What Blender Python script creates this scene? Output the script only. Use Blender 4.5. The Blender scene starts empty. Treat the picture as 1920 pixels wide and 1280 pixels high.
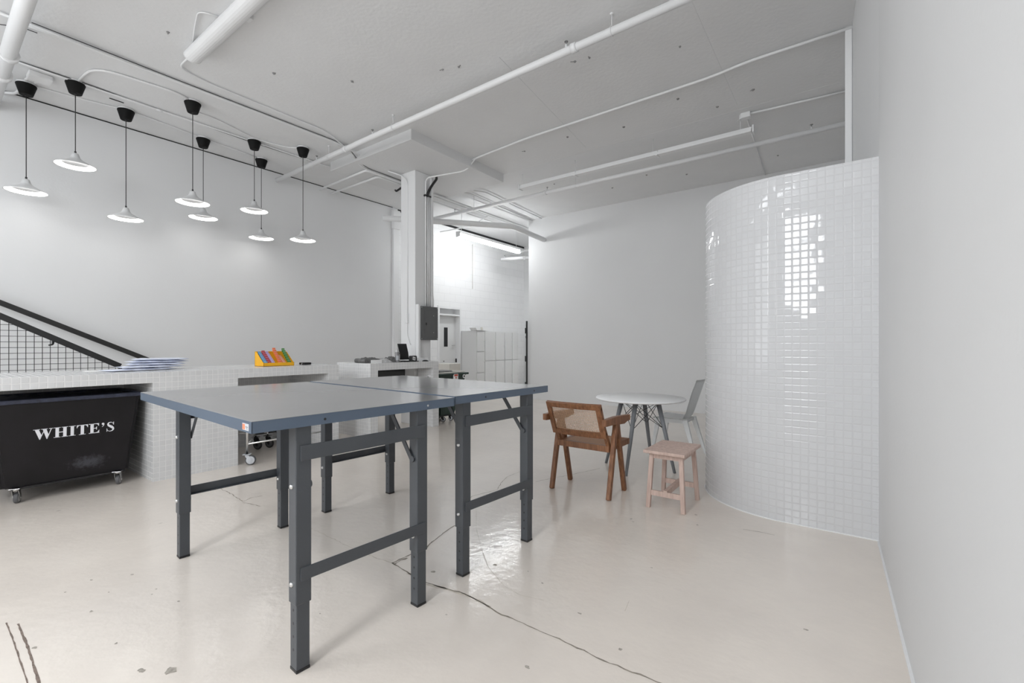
import bpy, bmesh, math, random
from mathutils import Vector, Matrix
R = math.radians
random.seed(7)
scene = bpy.context.scene
C = scene.collection

# ------------------------------------------------------------ camera
EYE = 1.35
cam_d = bpy.data.cameras.new('camera')
cam = bpy.data.objects.new('camera', cam_d)
C.objects.link(cam)
cam_d.sensor_width = 36.0
cam_d.lens = 860.0 / 1920.0 * 36.0
cam_d.shift_y = 6.0 / 1920.0
cam_d.clip_start = 0.05
cam.location = (0, 0, EYE)
cam.rotation_euler = (R(90), 0, math.atan(635.0 / 860.0))
scene.camera = cam

# ------------------------------------------------------------ world, windows' light, exposure
w = bpy.data.worlds.new('world')
scene.world = w
w.use_nodes = True
bg = w.node_tree.nodes['Background']
bg.inputs[0].default_value = (0.93, 0.97, 1.0, 1)
bg.inputs[1].default_value = 1.0
scene.view_settings.view_transform = 'Standard'
scene.view_settings.look = 'None'
scene.view_settings.gamma = 1.0
scene.view_settings.use_curve_mapping = False
scene.view_settings.exposure = 0.36
try:
    scene.cycles.diffuse_bounces = 8
    scene.cycles.max_bounces = 12
    scene.cycles.glossy_bounces = 4
    scene.cycles.sample_clamp_indirect = 6.0
except Exception:
    pass


def area_light(name, loc, rot, sx, sy, power, color=(0.95, 0.975, 1.0)):
    d = bpy.data.lights.new(name, 'AREA')
    d.shape = 'RECTANGLE'
    d.size, d.size_y, d.energy, d.color = sx, sy, power, color
    o = bpy.data.objects.new(name, d)
    C.objects.link(o)
    o.location, o.rotation_euler = loc, rot
    return o


YR = -3.6            # rear wall, behind the camera
# daylight in the window openings of the rear wall and of the left wall behind the camera
area_light('window_daylight', (-1.10, YR - 0.03, 3.15), (R(90), 0, 0), 1.1, 2.3, 138)
area_light('window_daylight', (-5.6, YR - 0.03, 2.3), (R(90), 0, 0), 3.4, 3.4, 80)  # wide rear window, added to bring in enough light
area_light('window_daylight', (-8.43, -1.8, 2.45), (R(90), 0, R(-90)), 2.6, 3.0, 5)
# unseen fill lights added behind the camera to brighten the room (housings built below)
REAR_FILL = [(-6.2, -1.6, 20), (-3.9, -1.6, 25), (-1.6, -1.6, 22)]
for (x, y, p) in REAR_FILL:
    area_light('rear_fill_light', (x, y, 4.22), (0, 0, 0), 1.6, 0.5, p)

# ------------------------------------------------------------ materials


def mat(name, col, rough=0.5, metal=0.0, coat=0.0, coat_rough=0.1, noise=0.0, nscale=8.0, bump=0.0, bscale=60.0, spec=0.5, emit=None, estr=0.0):
    m = bpy.data.materials.new(name)
    m.use_nodes = True
    nt = m.node_tree
    b = nt.nodes['Principled BSDF']
    b.inputs['Base Color'].default_value = (*col, 1)
    b.inputs['Roughness'].default_value = rough
    b.inputs['Metallic'].default_value = metal
    b.inputs['Specular IOR Level'].default_value = spec
    b.inputs['Coat Weight'].default_value = coat
    b.inputs['Coat Roughness'].default_value = coat_rough
    tc = nt.nodes.new('ShaderNodeTexCoord')
    if noise > 0:
        n = nt.nodes.new('ShaderNodeTexNoise')
        n.inputs['Scale'].default_value = nscale
        n.inputs['Detail'].default_value = 5
        nt.links.new(tc.outputs['Object'], n.inputs['Vector'])
        r = nt.nodes.new('ShaderNodeMapRange')
        r.inputs[1].default_value, r.inputs[2].default_value = 0.3, 0.7
        r.inputs[3].default_value, r.inputs[4].default_value = 1 - noise, 1 + noise
        nt.links.new(n.outputs['Fac'], r.inputs[0])
        v = nt.nodes.new('ShaderNodeVectorMath')
        v.operation = 'SCALE'
        v.inputs[0].default_value = col
        nt.links.new(r.outputs[0], v.inputs['Scale'])
        nt.links.new(v.outputs[0], b.inputs['Base Color'])
    if bump > 0:
        n2 = nt.nodes.new('ShaderNodeTexNoise')
        n2.inputs['Scale'].default_value = bscale
        n2.inputs['Detail'].default_value = 4
        nt.links.new(tc.outputs['Object'], n2.inputs['Vector'])
        bp = nt.nodes.new('ShaderNodeBump')
        bp.inputs['Strength'].default_value = bump
        bp.inputs['Distance'].default_value = 0.01
        nt.links.new(n2.outputs['Fac'], bp.inputs['Height'])
        nt.links.new(bp.outputs[0], b.inputs['Normal'])
    if emit:
        b.inputs['Emission Color'].default_value = (*emit, 1)
        b.inputs['Emission Strength'].default_value = estr
    return m


def grid_mat(name, pitch_u, pitch_v, gap, col, groutcol, rough=0.06, tilt=0.012, offset=False, bump=0.5, var=0.02, coat=0.0, grough=0.6, wavy=0.0):
    """square mosaic tile or block work from the UV map (metres)"""
    m = bpy.data.materials.new(name)
    m.use_nodes = True
    nt = m.node_tree
    N, L = nt.nodes, nt.links
    b = N['Principled BSDF']

    def math_(op, a, bb=None, clamp=False):
        n = N.new('ShaderNodeMath')
        n.operation = op
        n.use_clamp = clamp
        for i, x in enumerate((a, bb)):
            if x is None:
                continue
            if isinstance(x, (int, float)):
                n.inputs[i].default_value = x
            else:
                L.new(x, n.inputs[i])
        return n.outputs[0]
    uv = N.new('ShaderNodeUVMap')
    sp = N.new('ShaderNodeSeparateXYZ')
    L.new(uv.outputs[0], sp.inputs[0])
    v = math_('DIVIDE', sp.outputs[1], pitch_v)
    fv = math_('FLOOR', v)
    u = math_('DIVIDE', sp.outputs[0], pitch_u)
    if offset:
        u = math_('ADD', u, math_('MULTIPLY', math_('MODULO', math_('ABSOLUTE', fv), 2.0), 0.5))
    fu = math_('FLOOR', u)
    du = math_('MULTIPLY', math_('SUBTRACT', 0.5, math_('ABSOLUTE', math_('SUBTRACT', math_('SUBTRACT', u, fu), 0.5))), pitch_u)
    dv = math_('MULTIPLY', math_('SUBTRACT', 0.5, math_('ABSOLUTE', math_('SUBTRACT', math_('SUBTRACT', v, fv), 0.5))), pitch_v)
    d = math_('MINIMUM', du, dv)
    mr = N.new('ShaderNodeMapRange')
    mr.interpolation_type = 'SMOOTHSTEP'
    mr.inputs[1].default_value, mr.inputs[2].default_value = gap * 0.5, gap * 1.0
    L.new(d, mr.inputs[0])
    tile = mr.outputs[0]
    cell = N.new('ShaderNodeCombineXYZ')
    L.new(fu, cell.inputs[0])
    L.new(fv, cell.inputs[1])
    wn = N.new('ShaderNodeTexWhiteNoise')
    wn.noise_dimensions = '3D'
    L.new(cell.outputs[0], wn.inputs['Vector'])
    # colour
    sc = N.new('ShaderNodeVectorMath')
    sc.operation = 'SCALE'
    sc.inputs[0].default_value = col
    L.new(math_('ADD', 1 - var, math_('MULTIPLY', wn.outputs['Value'], 2 * var)), sc.inputs['Scale'])
    mx = N.new('ShaderNodeMix')
    mx.data_type = 'RGBA'
    mx.inputs['A'].default_value = (*groutcol, 1)
    L.new(tile, mx.inputs['Factor'])
    L.new(sc.outputs[0], mx.inputs['B'])
    L.new(mx.outputs['Result'], b.inputs['Base Color'])
    L.new(math_('ADD', grough, math_('MULTIPLY', tile, rough - grough)), b.inputs['Roughness'])
    b.inputs['Coat Weight'].default_value = coat
    b.inputs['Specular IOR Level'].default_value = 0.33
    # rounded tile edges, slightly uneven setting
    mr2 = N.new('ShaderNodeMapRange')
    mr2.interpolation_type = 'SMOOTHSTEP'
    mr2.inputs[1].default_value, mr2.inputs[2].default_value = gap * 0.3, gap * 1.8
    L.new(d, mr2.inputs[0])
    h = mr2.outputs[0]
    if wavy > 0:
        nz = N.new('ShaderNodeTexNoise')
        nz.inputs['Scale'].default_value = 14.0
        L.new(uv.outputs[0], nz.inputs['Vector'])
        h = math_('ADD', h, math_('MULTIPLY', nz.outputs['Fac'], wavy))
    bp = N.new('ShaderNodeBump')
    bp.inputs['Strength'].default_value = bump
    bp.inputs['Distance'].default_value = 0.0012
    L.new(h, bp.inputs['Height'])
    s2 = N.new('ShaderNodeVectorMath')
    s2.operation = 'SUBTRACT'
    L.new(wn.outputs['Color'], s2.inputs[0])
    s2.inputs[1].default_value = (0.5, 0.5, 0.5)
    s3 = N.new('ShaderNodeVectorMath')
    s3.operation = 'SCALE'
    s3.inputs['Scale'].default_value = tilt
    L.new(s2.outputs[0], s3.inputs[0])
    s4 = N.new('ShaderNodeVectorMath')
    s4.operation = 'ADD'
    L.new(bp.outputs[0], s4.inputs[0])
    L.new(s3.outputs[0], s4.inputs[1])
    s5 = N.new('ShaderNodeVectorMath')
    s5.operation = 'NORMALIZE'
    L.new(s4.outputs[0], s5.inputs[0])
    L.new(s5.outputs[0], b.inputs['Normal'])
    return m


def wood_mat(name, c1, c2, scale=1.0, rough=0.45):
    m = bpy.data.materials.new(name)
    m.use_nodes = True
    nt = m.node_tree
    b = nt.nodes['Principled BSDF']
    tc = nt.nodes.new('ShaderNodeTexCoord')
    mp = nt.nodes.new('ShaderNodeMapping')
    mp.inputs['Scale'].default_value = (30 * scale, 30 * scale, 4 * scale)
    n = nt.nodes.new('ShaderNodeTexNoise')
    n.inputs['Scale'].default_value = 2.0
    n.inputs['Detail'].default_value = 6
    n.inputs['Distortion'].default_value = 0.6
    rp = nt.nodes.new('ShaderNodeValToRGB')
    rp.color_ramp.elements[0].position, rp.color_ramp.elements[1].position = 0.3, 0.72
    rp.color_ramp.elements[0].color = (*c1, 1)
    rp.color_ramp.elements[1].color = (*c2, 1)
    nt.links.new(tc.outputs['Object'], mp.inputs[0])
    nt.links.new(mp.outputs[0], n.inputs['Vector'])
    nt.links.new(n.outputs['Fac'], rp.inputs[0])
    nt.links.new(rp.outputs[0], b.inputs['Base Color'])
    b.inputs['Roughness'].default_value = rough
    return m


def floor_material():
    m = bpy.data.materials.new('coated_concrete')
    m.use_nodes = True
    nt = m.node_tree
    N, L = nt.nodes, nt.links
    b = N['Principled BSDF']
    tc = N.new('ShaderNodeTexCoord')
    n = N.new('ShaderNodeTexNoise')
    n.inputs['Scale'].default_value = 0.9
    n.inputs['Detail'].default_value = 8
    n.inputs['Roughness'].default_value = 0.62
    L.new(tc.outputs['Object'], n.inputs['Vector'])
    rp = N.new('ShaderNodeValToRGB')
    e = rp.color_ramp.elements
    e[0].position, e[1].position = 0.3, 0.7
    e[0].color = (0.69, 0.63, 0.575, 1)
    e[1].color = (0.80, 0.735, 0.665, 1)
    L.new(n.outputs['Fac'], rp.inputs[0])
    # sparse small scuffs and specks
    vo = N.new('ShaderNodeTexVoronoi')
    vo.inputs['Scale'].default_value = 2.6
    mp = N.new('ShaderNodeMapping')
    mp.inputs['Scale'].default_value = (1.0, 0.55, 1)
    mp.inputs['Rotation'].default_value = (0, 0, 0.9)
    L.new(tc.outputs['Object'], mp.inputs[0])
    L.new(mp.outputs[0], vo.inputs['Vector'])
    sp = N.new('ShaderNodeMapRange')
    sp.inputs[1].default_value, sp.inputs[2].default_value = 0.012, 0.03
    sp.inputs[3].default_value, sp.inputs[4].default_value = 0.55, 1.0
    L.new(vo.outputs['Distance'], sp.inputs[0])
    mu = N.new('ShaderNodeVectorMath')
    mu.operation = 'SCALE'
    L.new(rp.outputs[0], mu.inputs[0])
    L.new(sp.outputs[0], mu.inputs['Scale'])
    L.new(mu.outputs[0], b.inputs['Base Color'])
    b.inputs['Roughness'].default_value = 0.42
    b.inputs['Coat Weight'].default_value = 0.75
    n2 = N.new('ShaderNodeTexNoise')
    n2.inputs['Scale'].default_value = 3.0
    n2.inputs['Detail'].default_value = 5
    L.new(tc.outputs['Object'], n2.inputs['Vector'])
    rr = N.new('ShaderNodeMapRange')
    rr.inputs[1].default_value, rr.inputs[2].default_value = 0.3, 0.7
    rr.inputs[3].default_value, rr.inputs[4].default_value = 0.05, 0.15
    L.new(n2.outputs['Fac'], rr.inputs[0])
    L.new(rr.outputs[0], b.inputs['Coat Roughness'])
    n3 = N.new('ShaderNodeTexNoise')
    n3.inputs['Scale'].default_value = 16
    n3.inputs['Detail'].default_value = 6
    L.new(tc.outputs['Object'], n3.inputs['Vector'])
    bp = N.new('ShaderNodeBump')
    bp.inputs['Strength'].default_value = 0.22
    bp.inputs['Distance'].default_value = 0.01
    L.new(n3.outputs['Fac'], bp.inputs['Height'])
    L.new(bp.outputs[0], b.inputs['Normal'])
    L.new(bp.outputs[0], b.inputs['Coat Normal'])
    return m


M = {}
M['floor'] = floor_material()
M['ceiling'] = mat('ceiling_paint', (0.72, 0.725, 0.73), 0.7, noise=0.015, nscale=3, bump=0.25, bscale=25)
M['wall'] = mat('wall_paint', (0.70, 0.705, 0.71), 0.6, noise=0.01, nscale=1.2, bump=0.08, bscale=40)
M['white_pipe'] = mat('white_pipe_paint', (0.76, 0.765, 0.77), 0.45, bump=0.08)
M['drop'] = mat('slab_edge_paint', (0.68, 0.685, 0.69), 0.7, bump=0.2, bscale=30)
M['block'] = grid_mat('painted_block', 0.40, 0.20, 0.008, (0.80, 0.805, 0.81), (0.74, 0.745, 0.75), rough=0.5, tilt=0.004, offset=True, bump=0.5, var=0.01)
M['tile'] = grid_mat('white_mosaic_tile', 0.0525, 0.0525, 0.0042, (0.66, 0.665, 0.67), (0.74, 0.74, 0.74), rough=0.16, tilt=0.02, bump=0.6, var=0.03, grough=0.5)
M['tile_gloss'] = grid_mat('glossy_white_mosaic_tile', 0.0525, 0.0525, 0.0042, (0.60, 0.605, 0.615), (0.56, 0.56, 0.57), rough=0.035, tilt=0.022, bump=0.7, var=0.015, grough=0.45, wavy=0.25)
M['dark'] = mat('dark_gap', (0.012, 0.012, 0.013), 0.9)
M['black'] = mat('black_plastic', (0.012, 0.012, 0.013), 0.45, bump=0.05)
M['black_metal'] = mat('black_painted_steel', (0.016, 0.016, 0.016), 0.5, bump=0.05)
M['bin_black'] = mat('scuffed_black_polyethylene', (0.0065, 0.0055, 0.0068), 0.5, noise=0.3, nscale=5, bump=0.12, bscale=120, spec=0.35)
# rubbed pale patch low on the bin's front
nt_ = M['bin_black'].node_tree
tc_, b_ = nt_.nodes.new('ShaderNodeTexCoord'), nt_.nodes['Principled BSDF']
mp_ = nt_.nodes.new('ShaderNodeMapping')
mp_.inputs['Location'].default_value = (0, -1.09 / 0.15, -0.265 / 0.07)
mp_.inputs['Scale'].default_value = (0, 1 / 0.15, 1 / 0.07)
nt_.links.new(tc_.outputs['Object'], mp_.inputs[0])
ln_ = nt_.nodes.new('ShaderNodeVectorMath')
ln_.operation = 'LENGTH'
nt_.links.new(mp_.outputs[0], ln_.inputs[0])
nz_ = nt_.nodes.new('ShaderNodeTexNoise')
nz_.inputs['Scale'].default_value = 26
nz_.inputs['Detail'].default_value = 9
nz_.inputs['Roughness'].default_value = 0.75
nt_.links.new(tc_.outputs['Object'], nz_.inputs['Vector'])
sb_ = nt_.nodes.new('ShaderNodeMath')
sb_.operation = 'SUBTRACT'
nt_.links.new(nz_.outputs['Fac'], sb_.inputs[0])
ml_ = nt_.nodes.new('ShaderNodeMath')
ml_.operation = 'MULTIPLY'
ml_.inputs[1].default_value = 0.42
nt_.links.new(ln_.outputs['Value'], ml_.inputs[0])
nt_.links.new(ml_.outputs[0], sb_.inputs[1])
mr_ = nt_.nodes.new('ShaderNodeMapRange')
mr_.inputs[1].default_value, mr_.inputs[2].default_value = 0.08, 0.42
nt_.links.new(sb_.outputs[0], mr_.inputs[0])
mx_ = nt_.nodes.new('ShaderNodeMix')
mx_.data_type = 'RGBA'
src_ = b_.inputs['Base Color'].links[0].from_socket
nt_.links.new(mr_.outputs[0], mx_.inputs['Factor'])
nt_.links.new(src_, mx_.inputs['A'])
mx_.inputs['B'].default_value = (0.055, 0.055, 0.065, 1)
nt_.links.new(mx_.outputs['Result'], b_.inputs['Base Color'])
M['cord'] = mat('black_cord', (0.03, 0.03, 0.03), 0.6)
M['letter'] = mat('white_lettering', (0.82, 0.83, 0.87), 0.5, bump=0.05)
M['steel_top'] = mat('blue_grey_enamel_top', (0.15, 0.15, 0.155), 0.32, coat=1.0, coat_rough=0.13, noise=0.06, nscale=3, bump=0.03, bscale=8)
M['steel_edge'] = mat('blue_grey_enamel_edge', (0.075, 0.105, 0.15), 0.42, coat=0.3, coat_rough=0.25, noise=0.05, nscale=4)
M['steel_leg'] = mat('dark_grey_enamel', (0.058, 0.064, 0.072), 0.42, noise=0.05, nscale=6, bump=0.05, bscale=200)
M['zinc'] = mat('zinc', (0.62, 0.62, 0.62), 0.28, metal=1.0, bump=0.05)
M['chrome'] = mat('chromed_tube', (0.75, 0.75, 0.74), 0.22, metal=1.0, noise=0.02)
M['rubber'] = mat('grey_rubber', (0.10, 0.10, 0.105), 0.6, bump=0.1)
M['wheel_hub'] = mat('pale_wheel_hub', (0.55, 0.57, 0.60), 0.35, noise=0.05)
M['caster_grey'] = mat('grey_caster_hub', (0.30, 0.30, 0.31), 0.4, noise=0.1)
M['matt_black'] = mat('matt_black', (0.004, 0.004, 0.004), 0.7, spec=0.25, bump=0.03)
M['shade'] = mat('white_enamel_shade', (0.58, 0.585, 0.59), 0.35, bump=0.02)
M['lamp_on'] = mat('lamp_diffuser', (0.9, 0.9, 0.9), 0.4, emit=(1.0, 0.985, 0.96), estr=4.7)
M['tube_on'] = mat('fluorescent_tube', (0.9, 0.9, 0.9), 0.4, emit=(0.97, 0.99, 1.0), estr=27.0)
M['diffuser'] = mat('unlit_acrylic_diffuser', (0.76, 0.765, 0.77), 0.3, bump=0.02)
M['teak'] = wood_mat('warm_teak', (0.145, 0.058, 0.024), (0.30, 0.135, 0.062), 1.0, 0.42)
M['cane'] = mat('woven_cane', (0.52, 0.34, 0.22), 0.6, noise=0.12, nscale=90)
M['cane_seat'] = mat('woven_cane_seat', (0.36, 0.19, 0.095), 0.55, noise=0.15, nscale=80, bump=0.4, bscale=150)
M['pinkwood'] = wood_mat('pale_pink_washed_wood', (0.46, 0.335, 0.285), (0.63, 0.485, 0.425), 0.7, 0.6)
M['white_top'] = mat('white_lacquer', (0.80, 0.805, 0.81), 0.35, bump=0.02)
M['grey_leg'] = mat('grey_painted_wood', (0.19, 0.20, 0.215), 0.5, noise=0.06, nscale=10)
M['chair_grey'] = mat('pale_grey_plastic', (0.78, 0.795, 0.80), 0.5, bump=0.04, bscale=90)
M['paper'] = mat('pale_blue_poly_mailer', (0.72, 0.76, 0.88), 0.35, noise=0.05, nscale=12, bump=0.5, bscale=18)
M['white_paper'] = mat('white_paper', (0.84, 0.84, 0.83), 0.7, bump=0.05)
M['yellow'] = mat('yellow_card', (0.86, 0.44, 0.012), 0.5, noise=0.04)
M['grey_panel'] = mat('grey_enclosure_paint', (0.115, 0.118, 0.118), 0.45, noise=0.05, nscale=14, bump=0.05)
M['bag_dark'] = mat('dark_grey_wrap', (0.13, 0.13, 0.13), 0.35, noise=0.5, nscale=22, bump=0.8, bscale=25)
M['bag_light'] = mat('silver_grey_wrap', (0.48, 0.48, 0.48), 0.3, noise=0.3, nscale=20, bump=0.8, bscale=25)
M['bottle_grey'] = mat('clear_grey_bottle', (0.24, 0.24, 0.245), 0.2, noise=0.2, nscale=30)
M['green'] = mat('dark_green_polyethylene', (0.010, 0.030, 0.022), 0.42, noise=0.15, nscale=6)
M['red'] = mat('red_print', (0.62, 0.10, 0.06), 0.5, noise=0.03)
M['orange'] = mat('orange_print', (0.75, 0.22, 0.11), 0.5, noise=0.03)
M['locker'] = mat('off_white_locker', (0.70, 0.705, 0.705), 0.45, bump=0.02)
M['cream'] = mat('cream_box', (0.72, 0.70, 0.65), 0.6, noise=0.02)
M['crack'] = mat('crack_dirt', (0.27, 0.24, 0.20), 0.9, noise=0.35, nscale=40)
M['groove'] = mat('groove_dirt', (0.20, 0.155, 0.13), 0.9, noise=0.4, nscale=50)
M['stain'] = mat('floor_chip', (0.36, 0.33, 0.29), 0.8, noise=0.3, nscale=60)
M['faint'] = mat('faint_scratch', (0.56, 0.51, 0.44), 0.7, noise=0.2, nscale=40)
M['speck'] = mat('ceiling_speck', (0.26, 0.26, 0.26), 0.9, noise=0.3)
M['navy'] = mat('navy_bin_liner', (0.03, 0.035, 0.06), 0.5, noise=0.3, nscale=30, bump=0.4)
for nm, col in dict(pk_blue=(0.14, 0.36, 0.62), pk_red=(0.50, 0.035, 0.06), pk_plum=(0.34, 0.04, 0.15), pk_lilac=(0.50, 0.40, 0.72),
                    pk_orange=(0.85, 0.20, 0.07), pk_salmon=(0.78, 0.33, 0.22), pk_green=(0.05, 0.24, 0.045)).items():
    M[nm] = mat(nm, col, 0.3, noise=0.35, nscale=160)

for k_ in [k for k in M if k.startswith('pk_')]:
    c_ = M[k_].node_tree.nodes['Principled BSDF'].inputs['Base Color'].default_value
    M['pk_pale_' + k_[3:]] = mat('pale_' + k_, tuple(0.35 + 0.5 * c_[i] for i in range(3)), 0.4, noise=0.2, nscale=200)

# ------------------------------------------------------------ mesh helpers


def BM():
    return bmesh.new()


def box(bm, x0, y0, z0, x1, y1, z1, mi=0, bev=0.0, mtx=None):
    r = bmesh.ops.create_cube(bm, size=1.0)
    vs = r['verts']
    T = Matrix.Translation(((x0 + x1) / 2, (y0 + y1) / 2, (z0 + z1) / 2)) @ Matrix.Diagonal((abs(x1 - x0), abs(y1 - y0), abs(z1 - z0), 1))
    bmesh.ops.transform(bm, matrix=T, verts=vs)
    if bev > 0:
        es = list({e for v in vs for e in v.link_edges})
        rr = bmesh.ops.bevel(bm, geom=es, offset=bev, segments=2, affect='EDGES', profile=0.5)
        vs = list({v for f in rr['faces'] for v in f.verts} | {v for v in vs if v.is_valid})
        # gather everything connected
        seen = set(vs)
        st = list(vs)
        while st:
            a = st.pop()
            for e in a.link_edges:
                o = e.other_vert(a)
                if o not in seen:
                    seen.add(o)
                    st.append(o)
        vs = list(seen)
    if mtx is not None:
        bmesh.ops.transform(bm, matrix=mtx, verts=vs)
    for f in {f for v in vs for f in v.link_faces}:
        f.material_index = mi
    return vs


def beam(bm, a, b, wd, h, up=(0, 0, 1), mi=0, bev=0.0, w2=None, h2=None):
    """rectangular bar from a to b, wd across, h along up"""
    a, b, up = Vector(a), Vector(b), Vector(up)
    d = b - a
    L = d.length
    z = d.normalized()
    if abs(z.dot(up.normalized())) > 0.98:
        up = Vector((0, 1, 0))
    x = up.cross(z).normalized()
    y = z.cross(x)
    mt = Matrix((x, y, z)).transposed().to_4x4()
    mt.translation = a
    vs = box(bm, -wd / 2, -h / 2, 0, wd / 2, h / 2, L, mi, bev)
    if w2 is not None:
        for v in vs:
            if v.co.z > L / 2:
                v.co.x *= w2 / wd
                v.co.y *= (h2 or w2) / h
    bmesh.ops.transform(bm, matrix=mt, verts=vs)
    return vs


def tube(bm, pts, r, seg=10, mi=0, cap=True, r_end=None, closed=False):
    pts = [Vector(p) for p in pts]
    n = len(pts)
    rings = []
    prev = None
    for i, p in enumerate(pts):
        if closed:
            t = (pts[(i + 1) % n] - pts[i - 1]).normalized()
        elif i == 0:
            t = (pts[1] - pts[0]).normalized()
        elif i == n - 1:
            t = (pts[-1] - pts[-2]).normalized()
        else:
            t = ((pts[i] - pts[i - 1]).normalized() + (pts[i + 1] - pts[i]).normalized()).normalized()
        if prev is None:
            ref = Vector((0, 0, 1)) if abs(t.z) < 0.9 else Vector((1, 0, 0))
            x = t.cross(ref).normalized()
        else:
            x = (prev - t * prev.dot(t)).normalized()
        prev = x
        y = t.cross(x)
        rad = r if r_end is None else r + (r_end - r) * i / (n - 1)
        rings.append([bm.verts.new(p + (x * math.cos(2 * math.pi * k / seg) + y * math.sin(2 * math.pi * k / seg)) * rad) for k in range(seg)])
    pairs = list(zip(rings[:-1], rings[1:]))
    if closed:
        pairs.append((rings[-1], rings[0]))
    for A, B in pairs:
        for k in range(seg):
            f = bm.faces.new((A[k], A[(k + 1) % seg], B[(k + 1) % seg], B[k]))
            f.material_index = mi
            f.smooth = True
    if cap and not closed:
        for rg, rev in ((rings[0], True), (rings[-1], False)):
            f = bm.faces.new(list(reversed(rg)) if rev else rg)
            f.material_index = mi
    return [v for rg in rings for v in rg]


def soften(pts, rad=0.06, n=5):
    """round the corners of a polyline"""
    P = [Vector(p) for p in pts]
    out = [P[0]]
    for i in range(1, len(P) - 1):
        a, b, c = P[i - 1], P[i], P[i + 1]
        r1 = min(rad, (a - b).length * 0.45, (c - b).length * 0.45)
        s, e = b + (a - b).normalized() * r1, b + (c - b).normalized() * r1
        for k in range(n + 1):
            t = k / n
            out.append(s * (1 - t) ** 2 + b * 2 * t * (1 - t) + e * t * t)
    out.append(P[-1])
    return out


def lathe(bm, prof, seg=32, mi=0, center=(0, 0, 0), cap0=False, cap1=False, axis=None):
    rings = []
    c = Vector(center)
    for r, z in prof:
        rings.append([bm.verts.new((r * math.cos(2 * math.pi * k / seg), r * math.sin(2 * math.pi * k / seg), z)) for k in range(seg)])
    for A, B in zip(rings[:-1], rings[1:]):
        for k in range(seg):
            f = bm.faces.new((A[k], A[(k + 1) % seg], B[(k + 1) % seg], B[k]))
            f.smooth = True
            f.material_index = mi
    if cap0:
        bm.faces.new(list(reversed(rings[0]))).material_index = mi
    if cap1:
        bm.faces.new(rings[-1]).material_index = mi
    vs = [v for rg in rings for v in rg]
    if axis is not None:
        q = Vector((0, 0, 1)).rotation_difference(Vector(axis)).to_matrix().to_4x4()
        bmesh.ops.transform(bm, matrix=q, verts=vs)
    bmesh.ops.transform(bm, matrix=Matrix.Translation(c), verts=vs)
    return vs


def cyl(bm, a, b, r, seg=16, mi=0, r2=None):
    a, b = Vector(a), Vector(b)
    return tube(bm, [a, b], r, seg, mi, r_end=r2)


def prism(bm, pts2, place, depth, mi=0):
    """polygon pts2 (u,v) -> place(u,v,w) extruded from w=0 to w=depth"""
    A = [bm.verts.new(place(u, v, 0)) for u, v in pts2]
    B = [bm.verts.new(place(u, v, depth)) for u, v in pts2]
    n = len(pts2)
    fs = [bm.faces.new(A), bm.faces.new(list(reversed(B)))]
    for k in range(n):
        fs.append(bm.faces.new((A[k], B[k], B[(k + 1) % n], A[(k + 1) % n])))
    for f in fs:
        f.material_index = mi
    return A + B


def box_uv(bm, off=(0, 0, 0)):
    uvl = bm.loops.layers.uv.verify()
    for f in bm.faces:
        n = f.normal
        ax = max(range(3), key=lambda i: abs(n[i]))
        for l in f.loops:
            c = l.vert.co - Vector(off)
            l[uvl].uv = (c.y, c.z) if ax == 0 else ((c.x, c.z) if ax == 1 else (c.x, c.y))


def link(name, bm, mats, parent=None, loc=None, rotz=None, uv=None, fixn=True):
    if fixn:
        bmesh.ops.recalc_face_normals(bm, faces=bm.faces[:])
    if uv is not None:
        bm.normal_update()
        box_uv(bm, uv)
    me = bpy.data.meshes.new(name)
    bm.to_mesh(me)
    bm.free()
    for m_ in (mats if isinstance(mats, (list, tuple)) else [mats]):
        me.materials.append(m_)
    o = bpy.data.objects.new(name, me)
    C.objects.link(o)
    if parent is not None:
        o.parent = parent
    if loc is not None:
        o.location = loc
    if rotz is not None:
        o.rotation_euler = (0, 0, rotz)
    return o


def thing(name, label, cat, loc=(0, 0, 0), rotz=0.0, group=None):
    o = bpy.data.objects.new(name, None)
    C.objects.link(o)
    o.empty_display_size = 0.1
    o.location = loc
    o.rotation_euler = (0, 0, rotz)
    return tag(o, label, cat, group)


def tag(o, label, cat, group=None):
    o['label'], o['category'] = label, cat
    if group:
        o['group'] = group
    return o


def struct(o):
    o['kind'] = 'structure'
    return o


def dup(root, loc=None, rotz=None, label=None, group=None):
    r = root.copy()
    C.objects.link(r)
    if loc is not None:
        r.location = loc
    if rotz is not None:
        r.rotation_euler = (0, 0, rotz)
    if label:
        r['label'] = label
    if group:
        r['group'] = group
    for ch in list(root.children):
        c = ch.copy()
        C.objects.link(c)
        c.parent = r
        for g in list(ch.children):
            d = g.copy()
            C.objects.link(d)
            d.parent = c
    return r


# ------------------------------------------------------------ room shell
CZ = 4.45      # ceiling height
LX = -8.30     # left wall
BY = 9.47      # back partition
FY = 11.95     # far wall of the back area

bm = BM()
box(bm, -8.9, YR - 0.3, -0.2, 0.9, FY + 0.3, 0.0)
floor = struct(link('floor', bm, M['floor']))

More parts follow.
